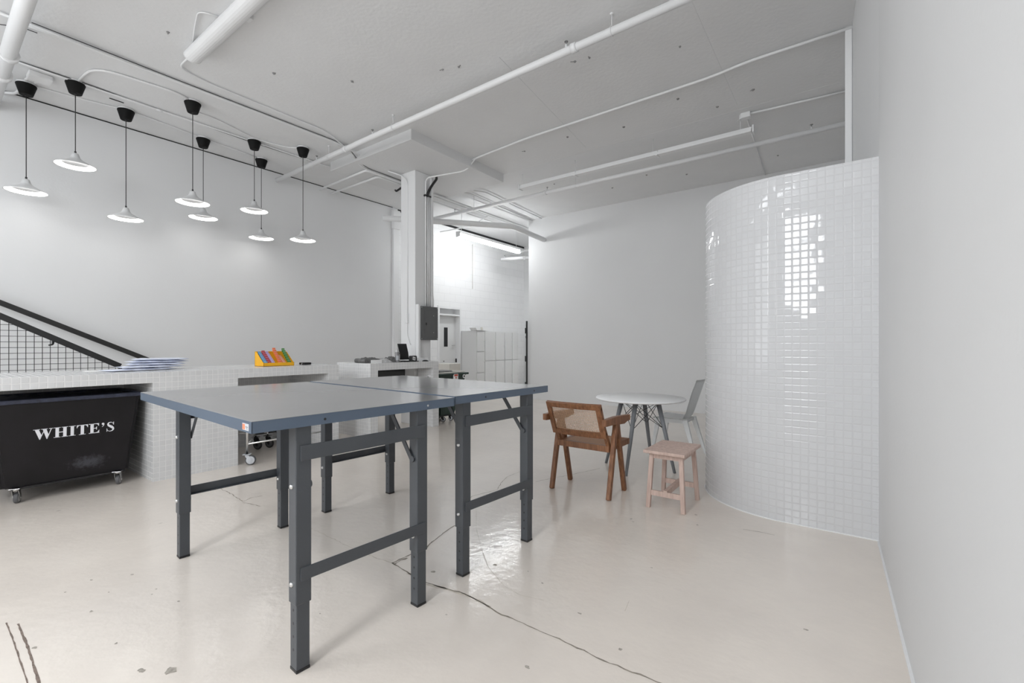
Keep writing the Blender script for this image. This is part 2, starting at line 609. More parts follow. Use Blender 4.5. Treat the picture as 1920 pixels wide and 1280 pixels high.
bm = BM()
box(bm, -8.9, YR - 0.3, CZ, 0.9, FY + 0.3, CZ + 0.2)
ceiling = struct(link('ceiling', bm, M['ceiling']))
bm = BM()
box(bm, -7.12, 4.44, 4.30, -5.08, 6.62, CZ + 0.01, bev=0.006)
link('drop_panel', bm, M['drop'], ceiling)
bm = BM()
for (x, y) in [(-5.447, 1.633), (-1.428, 4.874), (-2.271, 4.483), (-2.428, 4.448), (-3.792, 8.472), (-0.962, 8.625), (-4.72, 3.223), (-3.518, 3.763), (-3.697, 3.693), (-0.955, 6.228),
               (-1.753, 5.895), (-4.198, 6.03), (-1.398, 6.398), (-3.4, 6.0), (-2.6, 6.2), (-3.0, 8.2), (-2.4, 8.6), (-4.6, 7.6), (-4.3, 7.9), (-5.3, 2.6), (-2.9, 2.9)]:
    k = random.uniform(0.6, 1.2)
    lathe(bm, [(0.011 * k, CZ - 0.012), (0.017 * k, CZ - 0.004), (0.020 * k, CZ + 0.001)], 9, center=(x, y, 0), cap0=True)
    beam(bm, (x, y, CZ - 0.003), (x + random.uniform(-0.05, 0.05), y + random.uniform(-0.03, 0.03), CZ - 0.003), 0.008, 0.004)
link('anchor_stub', bm, M['speck'], ceiling)
bm = BM()   # board joints on the ceiling
beam(bm, (-3.05, 3.9, CZ), (-3.35, 6.5, CZ), 0.006, 0.004)
beam(bm, (-5.1, 6.62, CZ), (-0.1, 6.66, CZ), 0.006, 0.004)
beam(bm, (-1.15, 3.9, CZ), (-1.18, 6.5, CZ), 0.005, 0.003)
link('board_joint', bm, M['drop'], ceiling)

# left wall: smooth board up to y = 6.72, painted block beyond, with the door opening
bm = BM()
box(bm, LX - 0.3, 1.0, 0, LX, 6.72, CZ - 0.018)
box(bm, LX - 0.3, YR, 0, LX, -3.1, CZ)
box(bm, LX - 0.3, -3.1, 0, LX, -0.5, 0.95)
box(bm, LX - 0.3, -3.1, 3.95, LX, -0.5, CZ)
box(bm, LX - 0.3, -0.5, 0, LX, 1.0, CZ - 0.018)
wall_left = struct(link('wall_left', bm, M['wall']))
bm = BM()
D0, D1 = 8.21, 8.97
XB = LX - 0.05
box(bm, XB - 0.3, 6.72, 0, XB, D0, CZ)
box(bm, XB - 0.3, D1, 0, XB, FY, CZ)
box(bm, XB - 0.3, D0, 2.29, XB, D1, CZ)
link('block_wall', bm, M['block'], wall_left, uv=(0, 0, 0.06))
# black strip painting the shadow gap where board and block wall meet the ceiling
bm = BM()
box(bm, LX - 0.2, 0.2, CZ - 0.0185, LX - 0.005, 6.72, CZ - 0.0005)
box(bm, XB - 0.1, 6.9, CZ - 0.055, XB + 0.006, FY, CZ - 0.001)
g = struct(link('shadow_gap_strip', bm, M['dark']))
# window in the left wall behind the camera
bm = BM()
for (y0, y1, z0, z1) in [(-3.1, -3.03, 0.95, 3.95), (-0.57, -0.5, 0.95, 3.95), (-3.1, -0.5, 0.95, 1.02), (-3.1, -0.5, 3.88, 3.95), (-1.83, -1.78, 0.95, 3.95), (-3.1, -0.5, 2.5, 2.55)]:
    box(bm, LX - 0.12, y0, z0, LX - 0.06, y1, z1)
struct(link('window_1', bm, M['white_pipe']))

# rear wall with a window and a second, wide one added for light
bm = BM()
W = [(-7.3, -3.9, 0.6, 4.0), (-1.65, -0.55, 2.0, 4.3)]
box(bm, -8.6, YR - 0.2, 0, -7.3, YR, CZ)
box(bm, -7.3, YR - 0.2, 0, -3.9, YR, 0.6)
box(bm, -7.3, YR - 0.2, 4.0, -3.9, YR, CZ)
box(bm, -3.9, YR - 0.2, 0, -1.65, YR, CZ)
box(bm, -1.65, YR - 0.2, 0, -0.55, YR, 2.0)
box(bm, -1.65, YR - 0.2, 4.3, -0.55, YR, CZ)
box(bm, -0.55, YR - 0.2, 0, 0.6, YR, CZ)
struct(link('wall_rear', bm, M['wall']))
for i, (x0, x1, z0, z1) in enumerate(W):
    bm = BM()
    t = 0.05
    box(bm, x0, YR - 0.02, z0, x0 + t, YR + 0.03, z1)
    box(bm, x1 - t, YR - 0.02, z0, x1, YR + 0.03, z1)
    box(bm, x0, YR - 0.02, z0, x1, YR + 0.03, z0 + t)
    box(bm, x0, YR - 0.02, z1 - t, x1, YR + 0.03, z1)
    n = 3 if i == 0 else 1
    for k in range(1, n):
        xx = x0 + (x1 - x0) * k / n
        box(bm, xx - 0.02, YR - 0.015, z0, xx + 0.02, YR + 0.025, z1)
    for zz in ([1.7, 2.8] if i == 0 else [2.75, 3.5]):
        box(bm, x0, YR - 0.015, zz - 0.02, x1, YR + 0.025, zz + 0.02)
    struct(link('window_%d' % (i + 2), bm, M['white_pipe']))

# back partition and far wall
bm = BM()
box(bm, -6.475, BY, 0, 0.9, BY + 0.13, CZ)
struct(link('wall_back', bm, M['wall']))
bm = BM()
box(bm, -8.7, FY, 0, 0.9, FY + 0.2, CZ)
struct(link('wall_far', bm, M['wall']))

# right wall in plan: slightly bent line close beside the camera
bm = BM()
plan = [(0.39, YR), (0.206, 2.43), (0.156, 4.03), (0.036, 5.16), (-0.01, 6.0), (-0.02, FY)]
A = [bm.verts.new((x, y, 0)) for x, y in plan]
B = [bm.verts.new((x, y, CZ)) for x, y in plan]
A2 = [bm.verts.new((1.0, y, 0)) for x, y in plan]
B2 = [bm.verts.new((1.0, y, CZ)) for x, y in plan]
for k in range(len(plan) - 1):
    bm.faces.new((A[k], A[k + 1], B[k + 1], B[k]))
    bm.faces.new((A2[k], B2[k], B2[k + 1], A2[k + 1]))
    bm.faces.new((A[k], A2[k], A2[k + 1], A[k + 1]))
    bm.faces.new((B[k], B[k + 1], B2[k + 1], B2[k]))
bm.faces.new((A[0], B[0], B2[0], A2[0]))
bm.faces.new((A[-1], A2[-1], B2[-1], B[-1]))
struct(link('wall_right', bm, M['wall']))

# curved, glossy mosaic tiled wall
TZ = 2.645


def curved_plan(off=0.0):
    P = [(0.17, 4.035 + off)]
    n0 = 6
    for k in range(1, n0 + 1):
        P.append((0.17 + (-0.40 - 0.17) * k / n0, 4.035 + off))
    cx, cy, rr = -0.40, 4.765, 0.73 - off
    for k in range(1, 33):
        a = R(270 - 90 * k / 32)
        P.append((cx + rr * math.cos(a), cy + rr * math.sin(a)))
    P.append((cx - rr, 5.9))
    return P


bm = BM()
uvl = bm.loops.layers.uv.verify()
P0, P1 = curved_plan(0), curved_plan(0.1)
n = len(P0)
s = [0]
for k in range(1, n):
    s.append(s[-1] + math.dist(P0[k], P0[k - 1]))
a0 = [bm.verts.new((x, y, 0)) for x, y in P0]
a1 = [bm.verts.new((x, y, TZ)) for x, y in P0]
b0 = [bm.verts.new((x, y, 0)) for x, y in P1]
b1 = [bm.verts.new((x, y, TZ)) for x, y in P1]


def quad(vs, uvs):
    f = bm.faces.new(vs)
    f.smooth = True
    for l, u in zip(f.loops, uvs):
        l[uvl].uv = u


for k in range(n - 1):
    quad((a0[k + 1], a0[k], a1[k], a1[k + 1]), ((s[k + 1], 0), (s[k], 0), (s[k], TZ), (s[k + 1], TZ)))
    quad((b0[k], b0[k + 1], b1[k + 1], b1[k]), ((s[k], 0), (s[k + 1], 0), (s[k + 1], TZ), (s[k], TZ)))
    f = bm.faces.new([bm.verts.new((p[0], p[1], TZ)) for p in (P0[k], P0[k + 1], P1[k + 1], P1[k])])
    for l in f.loops:
        l[uvl].uv = (0.026, 0.026)
wc = struct(link('wall_curved', bm, M['tile_gloss'], fixn=False))
# end face, then the white grout line along the floor
bm = BM()
for k in range(n - 1):
    beam(bm, (P0[k][0], P0[k][1] - 0.002, 0.004), (P0[k + 1][0], P0[k + 1][1] - 0.002, 0.004), 0.012, 0.008)
struct(link('trim_2', bm, M['white_pipe']))
bm = BM()
beam(bm, (0.20, 2.43, 0.003), (0.152, 4.02, 0.003), 0.012, 0.006)
beam(bm, (0.33, 0.3, 0.003), (0.20, 2.43, 0.003), 0.012, 0.006)
struct(link('baseboard_right', bm, M['white_pipe']))
bm = BM()
box(bm, -0.045, 5.53, 0, 0.014, 5.66, CZ - 0.001, bev=0.01)
tag(link('boxed_pipe', bm, M['white_pipe']), 'white boxed riser rising to the ceiling behind the tiled wall', 'pipe')

# ------------------------------------------------------------ floor cracks, grooves, chips (back on the floor plane)
Fpx, S_, C_ = 860.0, math.sin(math.atan(635 / 860)), math.cos(math.atan(635 / 860))


def on_floor(px, py):
    u, v = (px - 960) / Fpx, (646 - py) / Fpx
    t = -EYE / v
    return (t * (-S_ + u * C_), t * (C_ + u * S_))


def strip(pts, wd, name, m_, jit=0.012, var=0.5):
    P = [Vector((*on_floor(*p), 0)) for p in pts]
    Q = []
    for a, b in zip(P[:-1], P[1:]):
        nn = max(2, int((b - a).length / 0.03))
        for k in range(nn):
            Q.append(a.lerp(b, k / nn))
    Q.append(P[-1])
    bm = BM()
    prev = None
    for i, q in enumerate(Q):
        t = (Q[min(i + 1, len(Q) - 1)] - Q[max(i - 1, 0)]).normalized()
        nrm = Vector((-t.y, t.x, 0))
        jj = nrm * random.uniform(-jit, jit)
        ww = wd * random.uniform(1 - var, 1 + var) * 0.5
        c = (bm.verts.new(q + jj + nrm * ww + Vector((0, 0, 0.0006))), bm.verts.new(q + jj - nrm * ww + Vector((0, 0, 0.0006))))
        if prev:
            bm.faces.new((prev[0], prev[1], c[1], c[0]))
        prev = c
    return link(name, bm, m_, floor)


strip([(735, 1055), (762, 1072), (800, 1092), (830, 1102), (870, 1112), (905, 1130), (932, 1148), (990, 1172), (1060, 1203), (1130, 1237), (1200, 1265), (1262, 1290)], 0.0075, 'crack', M['crack'], 0.004)
strip([(765, 1074), (800, 1095), (850, 1108), (880, 1118), (920, 1138)], 0.013, 'crack', M['faint'], 0.006, 0.9)
strip([(735, 1056), (765, 1041), (795, 1030), (815, 1012), (836, 996), (853, 985)], 0.009, 'crack', M['crack'], 0.004)
strip([(738, 1057), (752, 1050), (764, 1046)], 0.016, 'crack', M['crack'], 0.006, 0.8)
strip([(870, 945), (885, 930), (905, 925), (932, 918), (940, 905), (950, 894), (975, 884)], 0.005, 'crack', M['crack'], 0.004)
strip([(1005, 903), (1030, 897), (1055, 893), (1090, 885), (1125, 878)], 0.006, 'crack', M['crack'], 0.006)
strip([(573, 985), (600, 998), (640, 1018), (690, 1040), (735, 1056)], 0.006, 'crack', M['faint'], 0.006)
strip([(405, 912), (435, 926), (455, 940), (470, 933), (492, 929)], 0.006, 'crack', M['crack'], 0.006)
strip([(455, 942), (470, 944), (487, 949)], 0.006, 'crack', M['crack'], 0.004)
strip([(893, 955), (893, 990), (903, 1030), (915, 1062), (945, 1098), (975, 1115), (1020, 1125)], 0.003, 'scratch', M['faint'], 0.001)
strip([(1172, 1145), (1180, 1125)], 0.003, 'scratch', M['faint'], 0.001)
strip([(12, 1167), (25, 1200), (52, 1282)], 0.005, 'groove', M['groove'], 0.001, 0.35)
strip([(34, 1169), (52, 1212), (75, 1284)], 0.008, 'groove', M['groove'], 0.001, 0.45)
strip([(1393, 992), (1420, 996), (1452, 1003)], 0.006, 'scratch', M['crack'], 0.002)
for i, (px, py, rr) in enumerate([(929, 1059, .016), (988, 1250, .016), (1017, 1093, .009), (1087, 1150, .013), (990, 1071, .006), (1163, 1217, .012), (248, 1077, .012), (171, 1146, .014), (171, 1087, .01), (122, 1110, .008),
                                  (218, 1206, .010), (265, 1257, .020), (320, 1257, .03), (65, 1214, .016), (204, 1110, .008), (293, 1104, .009), (1187, 978, .010), (1222, 1064, .008), (1308, 984, .012), (837, 1152, .006),
                                  (812, 1072, .02), (600, 1150, .006), (1305, 965, .015), (1510, 1180, .014), (285, 1114, .008), (335, 1127, .009)]):
    x, y = on_floor(px, py)
    bm = BM()
    vs = []
    for k in range(11):
        a = 2 * math.pi * k / 11
        q = rr * random.uniform(0.55, 1.1)
        vs.append(bm.verts.new((x + q * math.cos(a), y + q * 0.7 * math.sin(a), 0.0007)))
    bm.faces.new(vs)
    link('chip', bm, M['stain'], floor)

# ------------------------------------------------------------ column
bm = BM()
box(bm, -6.27, 5.25, 0, -5.91, 5.61, 4.30, bev=0.01)
tag(link('concrete_column', bm, M['white_pipe']), 'white square column rising to the ceiling behind the second counter', 'column')
bm = BM()
box(bm, LX - 0.06, 6.70, 0, LX + 0.045, 6.86, 4.3, bev=0.01)
box(bm, LX - 0.06, 6.68, 3.95, LX + 0.085, 6.88, 4.38, bev=0.02)
struct(link('trim_3', bm, M['white_pipe']))
# conduits and cable running down the column
bm = BM()
for (x, y) in [(-5.885, 5.52), (-5.885, 5.56)]:
    tube(bm, [(x, y, 2.01), (x, y, 3.95)], 0.015, 8)
tube(bm, soften([(-5.885, 5.47, 2.01), (-5.885, 5.47, 4.22), (-5.2, 5.74, 4.27), (-4.98, 5.74, 4.425)], 0.1), 0.013, 8)
box(bm, -5.905, 5.585, 2.01, -5.86, 5.625, 4.25)
tag(link('conduit', bm, M['white_pipe']), 'bundle of white conduits running down the column to the grey panel', 'conduit')
bm = BM()
tube(bm, soften([(-5.86, 5.66, 4.33), (-5.80, 5.66, 4.25), (-5.87, 5.56, 4.07), (-5.885, 5.50, 3.93)], 0.12), 0.022, 10)
box(bm, -5.905, 5.44, 3.90, -5.865, 5.58, 3.93)
tag(link('power_cable', bm, M['black']), 'thick black cable bending down beside the column top', 'cable')
bm = BM()
tube(bm, soften([(-6.09, 5.245, 1.85), (-6.09, 5.245, 4.2), (-6.3, 5.0, 4.29)], 0.15), 0.011, 8)
box(bm, -6.115, 5.21, 1.72, -6.065, 5.25, 1.88, bev=0.006)
tube(bm, soften([(-6.09, 5.24, 1.73), (-6.09, 5.235, 1.5), (-6.0, 5.23, 1.35)], 0.08), 0.007, 6)
tag(link('conduit', bm, M['white_pipe']), 'thin white conduit with a switch box on the near face of the column', 'conduit')
# breaker panel
t = thing('breaker_panel', 'grey electrical panel mounted on the side of the white column', 'electrical panel', (-5.91, 5.31, 1.43))
bm = BM()
box(bm, 0, 0, 0, 0.075, 0.40, 0.575, bev=0.004)
link('cabinet', bm, M['grey_panel'], t)
bm = BM()
box(bm, 0.075, 0.09, 0.05, 0.082, 0.36, 0.50, bev=0.002)
dr = link('door', bm, M['grey_panel'], t)
bm = BM()
box(bm, 0.082, 0.105, 0.255, 0.090, 0.13, 0.295, bev=0.002)
link('latch', bm, M['black_metal'], dr)
for (yy, zz) in [(0.02, 0.02), (0.38, 0.02), (0.02, 0.555), (0.38, 0.555), (0.29, 0.42), (0.29, 0.13)]:
    bm = BM()
    cyl(bm, (0.075, yy, zz), (0.085, yy, zz), 0.006, 8)
    link('screw', bm, M['zinc'], t)
bm = BM()
tube(bm, soften([(0.03, 0.33, 0.57), (0.03, 0.34, 0.75), (0.0, 0.26, 0.95)], 0.1), 0.009, 8)
link('feed_conduit', bm, M['white_pipe'], t)
bm = BM()
box(bm, -0.02, -0.045, -0.25, 0.0, 0.02, 0.62, bev=0.002)
box(bm, 0.0, -0.045, -0.35, 0.072, -0.004, 0.6, bev=0.002)
link('backboard', bm, M['white_pipe'], t)

# ------------------------------------------------------------ counters
CX0, CX1, CH = -6.53, -5.52, 1.08
TUV = (0.0, 1.53, 1.08)


def counter(label, parts, cat='counter'):
    t = thing('tiled_counter', label, cat)
    for nm, b_ in parts:
        bm = BM()
        for q in b_:
            box(bm, *q)
        link(nm, bm, M['tile'], t, uv=TUV)
    return t


counter('long white mosaic tiled counter with two openings, black bin under it', [
    ('countertop', [(CX0, -1.2, 0.975, CX1, 3.565, CH)]),
    ('side_panel', [(CX0, -1.2, 0, CX1, -1.05, 0.975)]),
    ('pier', [(CX0, 1.53, 0, CX1, 2.31, 0.975)]),
    ('side_panel', [(CX0, 3.415, 0, CX1, 3.565, 0.975)]),
    ('back_panel', [(CX0, -1.05, 0, CX0 + 0.05, 1.53, 0.975), (CX0, 2.31, 0, CX0 + 0.05, 3.415, 0.975)]),
])
counter('shorter white mosaic tiled counter beside the column, holding the tablet', [
    ('countertop', [(-6.35, 4.07, 0.975, CX1, 5.2, CH), (-5.88, 5.2, 0.975, CX1, 5.42, CH)]),
    ('side_panel', [(-6.35, 4.07, 0, CX1, 4.20, 0.975)]),
    ('side_panel', [(-5.88, 5.29, 0, CX1, 5.42, 0.975)]),
    ('back_panel', [(-6.35, 4.20, 0.45, -6.30, 5.20, 0.975)]),
])
t = thing('cash_drawer', 'black drawer unit fixed under the shorter tiled counter', 'drawer', (-5.60, 4.205, 0.835))
bm = BM()
box(bm, -0.4, 0, 0, 0, 0.57, 0.138, bev=0.004)
link('housing', bm, M['black'], t)
bm = BM()
box(bm, 0, 0.04, 0.02, 0.015, 0.53, 0.115, bev=0.003)
link('drawer_front', bm, M['black_metal'], t)
bm = BM()
box(bm, -5.60, 5.245, 0.80, -5.57, 5.29, 0.85, bev=0.004)
box(bm, -5.602, 5.243, 0.812, -5.568, 5.25, 0.824, mi=1)
tag(link('socket_box', bm, [M['white_top'], M['black']]), 'small white socket box inside the shorter counter opening', 'socket')

# ------------------------------------------------------------ casters and bins


def caster_parts(parent, x, y, r, top, rot, plate_m, hub_m, wheel_m, wd=0.032, trail=0.03):
    """caster at (x,y) under height top; wheel touches z=0; swivelled by rot"""
    rm = Matrix.Translation((x, y, 0)) @ Matrix.Rotation(rot, 4, 'Z')
    bm = BM()
    box(bm, -0.04, -0.035, top - 0.006, 0.04, 0.035, top, bev=0.002)
    cyl(bm, (0, 0, top - 0.025), (0, 0, top), 0.022, 14)
    for sgn in (-1, 1):
        yy = sgn * (wd / 2 + 0.005)
        pts = [(-0.02, top - 0.018), (0.025, top - 0.018), (trail + 0.016, r + 0.004), (trail + 0.010, r - 0.014), (trail - 0.010, r - 0.014), (trail - 0.020, r + 0.006)]
        prism(bm, pts, lambda u, v, w_: Vector((u, yy + w_ - 0.0015, v)), 0.003)
    cyl(bm, (trail, -wd / 2 - 0.010, r), (trail, wd / 2 + 0.010, r), 0.006, 8)
    bmesh.ops.transform(bm, matrix=rm, verts=bm.verts[:])
    o = link('caster', bm, plate_m, parent)
    bm = BM()
    prof = [(r * 0.25, -wd / 2), (r * 0.72, -wd / 2), (r * 0.78, -wd * 0.42), (r * 0.95, -wd * 0.45), (r, -wd * 0.25), (r, wd * 0.25), (r * 0.95, wd * 0.45), (r * 0.78, wd * 0.42), (r * 0.72, wd / 2), (r * 0.25, wd / 2)]
    lathe(bm, prof, 28, center=(trail, 0, r), cap0=True, cap1=True, axis=(0, 1, 0))
    for f in bm.faces:
        c = f.calc_center_median()
        d = math.hypot(c.x - trail, c.z - r)
        f.material_index = 1 if d > r * 0.76 else 0
    bmesh.ops.transform(bm, matrix=rm, verts=bm.verts[:])
    link('wheel', bm, [hub_m, wheel_m], o)
    return o


def tapered_bin(t, x0, x1, y0, y1, z0, z1, inset, m_, rim=0.035, wall=0.012, rim_m=None):
    bm = BM()

    def ring(ix, iy, z):
        return [bm.verts.new(p) for p in ((x0 + ix, y0 + iy, z), (x1 - ix, y0 + iy, z), (x1 - ix, y1 - iy, z), (x0 + ix, y1 - iy, z))]
    R0 = ring(inset, inset, z0)
    R1 = ring(0.0, 0.0, z1 - 0.03)
    R2 = ring(wall, wall, z1 - 0.03)
    R3 = ring(inset + wall, inset + wall, z0 + 0.02)
    for A_, B_ in ((R0, R1), (R1, R2), (R2, R3)):
        for k in range(4):
            bm.faces.new((A_[k], A_[(k + 1) % 4], B_[(k + 1) % 4], B_[k]))
    bm.faces.new(R0)
    bm.faces.new(R3)
    bmesh.ops.bevel(bm, geom=[e for e in bm.edges if abs((e.verts[0].co - e.verts[1].co).z) > 0.2], offset=0.03, segments=3, affect='EDGES')
    b_ = link('body', bm, m_, t)
    bm = BM()
    o_ = 0.022
    for (a_, c_) in (((x0 - o_, y0), (x1 + o_, y0)), ((x0 - o_, y1), (x1 + o_, y1)), ((x0, y0), (x0, y1)), ((x1, y0), (x1, y1))):
        beam(bm, (*a_, z1 - 0.018), (*c_, z1 - 0.018), 0.045, rim, bev=0.008)
    link('rim', bm, rim_m or m_, t)
    return b_


# black bin with white lettering
t = thing('laundry_bin', 'black wheeled bin with white lettering under the long counter', 'bin')
body = tapered_bin(t, -6.38, -5.635, 0.47, 1.462, 0.135, 0.885, 0.07, M['bin_black'], rim_m=M['navy'])
for (x, y, r_) in [(-5.70, 0.63, 2.75), (-5.69, 1.30, 2.65), (-6.25, 0.66, 1.2), (-6.25, 1.31, 0.4)]:
    caster_parts(t, x, y, 0.045, 0.135, r_, M['zinc'], M['caster_grey'], M['rubber'])
bm = BM()
box(bm, -6.25, 0.60, 0.118, -5.69, 1.36, 0.135)
link('base_board', bm, M['black'], t)
bm = BM()
g_ = [[bm.verts.new((-6.365 + 0.715 * i / 10, 0.485 + 0.962 * j / 24, 0.868 + random.uniform(-0.012, 0.014))) for j in range(25)] for i in range(11)]
for i in range(10):
    for j in range(24):
        bm.faces.new((g_[i][j], g_[i + 1][j], g_[i + 1][j + 1], g_[i][j + 1])).smooth = True
ln = link('liner', bm, M['navy'], t)

# letters: cap height 1, (u to the right, v up)


def serif_rects(u0, u1, v, up=True, h=0.045):
    return [(u0, v), (u1, v), (u1, v + (h if up else -h)), (u0, v + (h if up else -h))]


def glyphs():
    G = {}
    st = 0.27
    G['I'] = (0.575, [[(0.15, 0), (0.15 + st, 0), (0.15 + st, 1), (0.15, 1)], serif_rects(0.02, 0.555, 0), serif_rects(0.02, 0.555, 1, False)])
    G['H'] = (1.15, [[(0.15, 0), (0.42, 0), (0.42, 1), (0.15, 1)], [(0.74, 0), (1.01, 0), (1.01, 1), (0.74, 1)], [(0.42, 0.47), (0.74, 0.47), (0.74, 0.54), (0.42, 0.54)],
                     serif_rects(0.02, 0.54, 0), serif_rects(0.02, 0.54, 1, False), serif_rects(0.62, 1.13, 0), serif_rects(0.62, 1.13, 1, False)])
    G['T'] = (0.987, [[(0.36, 0), (0.63, 0), (0.63, 1), (0.36, 1)], [(0.04, 1), (0.95, 1), (0.95, 0.94), (0.04, 0.94)], [(0.04, 0.95), (0.04, 0.70), (0.075, 0.70), (0.13, 0.84), (0.24, 0.95)],
                      [(0.95, 0.95), (0.75, 0.95), (0.86, 0.84), (0.915, 0.70), (0.95, 0.70)], serif_rects(0.22, 0.77, 0)])
    G['E'] = (0.987, [[(0.15, 0), (0.42, 0), (0.42, 1), (0.15, 1)], serif_rects(0.02, 0.86, 1, False, 0.06), serif_rects(0.02, 0.90, 0, True, 0.06), [(0.42, 0.48), (0.62, 0.48), (0.62, 0.54), (0.42, 0.54)],
                      [(0.86, 0.95), (0.86, 0.72), (0.825, 0.72), (0.77, 0.86), (0.62, 0.95)], [(0.60, 0.05), (0.78, 0.14), (0.86, 0.30), (0.90, 0.30), (0.88, 0.05)],
                      [(0.60, 0.48), (0.66, 0.34), (0.69, 0.34), (0.69, 0.68), (0.66, 0.68), (0.60, 0.54)]])
    G['W'] = (1.48, [[(0.10, 1), (0.40, 1), (0.64, 0.34), (0.52, -0.02), (0.46, -0.02)], [(0.52, -0.02), (0.46, -0.02), (0.76, 0.80), (0.84, 1.0), (0.88, 0.98)],
                     [(0.68, 1), (0.96, 1), (1.15, 0.36), (1.05, -0.02), (0.99, -0.02)], [(1.05, -0.02), (0.99, -0.02), (1.12, 0.36), (1.30, 0.95), (1.37, 0.95)],
                     serif_rects(0.0, 0.50, 1, False), serif_rects(0.58, 1.06, 1, False), serif_rects(1.16, 1.48, 1, False)])
    q = []
    for k in range(13):
        a = 2 * math.pi * k / 12
        q.append((0.20 + 0.115 * math.cos(a), 0.88 + 0.115 * math.sin(a)))
    G["'"] = (0.42, [q[:12], [(0.20, 0.78), (0.315, 0.90), (0.315, 0.82), (0.26, 0.66), (0.12, 0.56), (0.11, 0.60), (0.20, 0.68), (0.23, 0.80)]])
    # S as a stroke of changing width
    sp = [(0.66, 0.74, .03), (0.60, 0.88, .035), (0.50, 0.955, .05), (0.38, 0.965, .07), (0.25, 0.92, .11), (0.185, 0.80, .15), (0.23, 0.67, .19), (0.37, 0.56, .23),
          (0.52, 0.46, .24), (0.63, 0.34, .20), (0.655, 0.21, .16), (0.58, 0.085, .11), (0.44, 0.03, .07), (0.31, 0.03, .05), (0.18, 0.11, .035), (0.10, 0.27, .03)]
    quads = []
    L_, R_ = [], []
    for i, (u, v, wd) in enumerate(sp):
        a, b = sp[max(i - 1, 0)], sp[min(i + 1, len(sp) - 1)]
        dx, dy = b[0] - a[0], b[1] - a[1]
        ll = math.hypot(dx, dy)
        nx, ny = -dy / ll, dx / ll
        L_.append((u + nx * wd / 2, v + ny * wd / 2))
        R_.append((u - nx * wd / 2, v - ny * wd / 2))
    for i in range(len(sp) - 1):
        quads.append([L_[i], L_[i + 1], R_[i + 1], R_[i]])
    quads.append([(0.66, 1.0), (0.70, 1.0), (0.70, 0.68), (0.655, 0.68), (0.62, 0.84)])
    quads.append([(0.08, 0.0), (0.12, 0.0), (0.15, 0.12), (0.12, 0.34), (0.08, 0.34)])
    G['S'] = (0.80, quads)
    return G


G = glyphs()
bm = BM()
u = 0.0
total = sum(G[ch][0] + 0.02 for ch in "WHITE'S")
sx = 0.548 / total
hh = 0.090
zc, y0 = 0.527, 0.727
tilt = 0.07 / 0.75


def on_bin(uu, vv, w_):
    z = zc + vv * hh
    xs = -5.635 - 0.07 * (0.855 - z) / 0.72     # the sloping front of the body
    return Vector((xs + 0.0008 + w_, y0 + uu * sx, z))


for ch in "WHITE'S":
    wd, polys = G[ch]
    for pl in polys:
        prism(bm, [(u + a, b) for a, b in pl], on_bin, 0.0012)
    u += wd + 0.02
link('lettering', bm, M['letter'], body)
# green bin at the far end of the shorter counter
t = thing('laundry_bin', 'dark green wheeled bin past the end of the shorter counter', 'bin')
body = tapered_bin(t, -6.3, -5.56, 5.47, 6.17, 0.12, 0.855, 0.15, M['green'])
for (x, y, r_) in [(-5.76, 5.72, 0.8), (-5.76, 5.92, 0.3), (-6.1, 5.66, 1.1), (-6.1, 5.95, 0.3)]:
    caster_parts(t, x, y, 0.045, 0.12, r_, M['black_metal'], M['wheel_hub'], M['black'])
bm = BM()
box(bm, -6.16, 5.60, 0.1, -5.7, 6.0, 0.121)
link('base_board', bm, M['black'], t)
bm = BM()
for (a_, c_) in (((-6.32, 5.46), (-5.60, 5.46)), ((-6.32, 6.12), (-5.60, 6.12)), ((-6.32, 5.46), (-6.32, 6.12)), ((-5.60, 5.46), (-5.60, 6.12))):
    beam(bm, (*a_, 0.866), (*c_, 0.866), 0.05, 0.020, bev=0.006)
link('lid_frame', bm, M['cream'], t)
bm = BM()
box(bm, -5.553, 5.80, 0.72, -5.536, 5.91, 0.84)
box(bm, -5.5362, 5.81, 0.80, -5.5355, 5.90, 0.835, mi=1)
box(bm, -5.5362, 5.84, 0.76, -5.5355, 5.87, 0.79, mi=1)
link('sticker', bm, [M['white_paper'], M['red']], body)
bm = BM()
lathe(bm, [(0.036, 0), (0.036, 0.004)], 20, cap0=True, cap1=True, axis=(1, 0, 0), center=(-5.545, 6.07, 0.79))
lathe(bm, [(0.018, 0), (0.018, 0.0055)], 20, mi=1, cap1=True, axis=(1, 0, 0), center=(-5.545, 6.07, 0.79))
link('round_sticker', bm, [M['white_paper'], M['black']], body)
bm = BM()
box(bm, -6.0, 5.62, 0.78, -5.72, 5.98, 0.895, bev=0.03)
tag(link('folded_cloth', bm, M['bag_dark']), 'dark folded cloth poking out of the green bin', 'cloth')

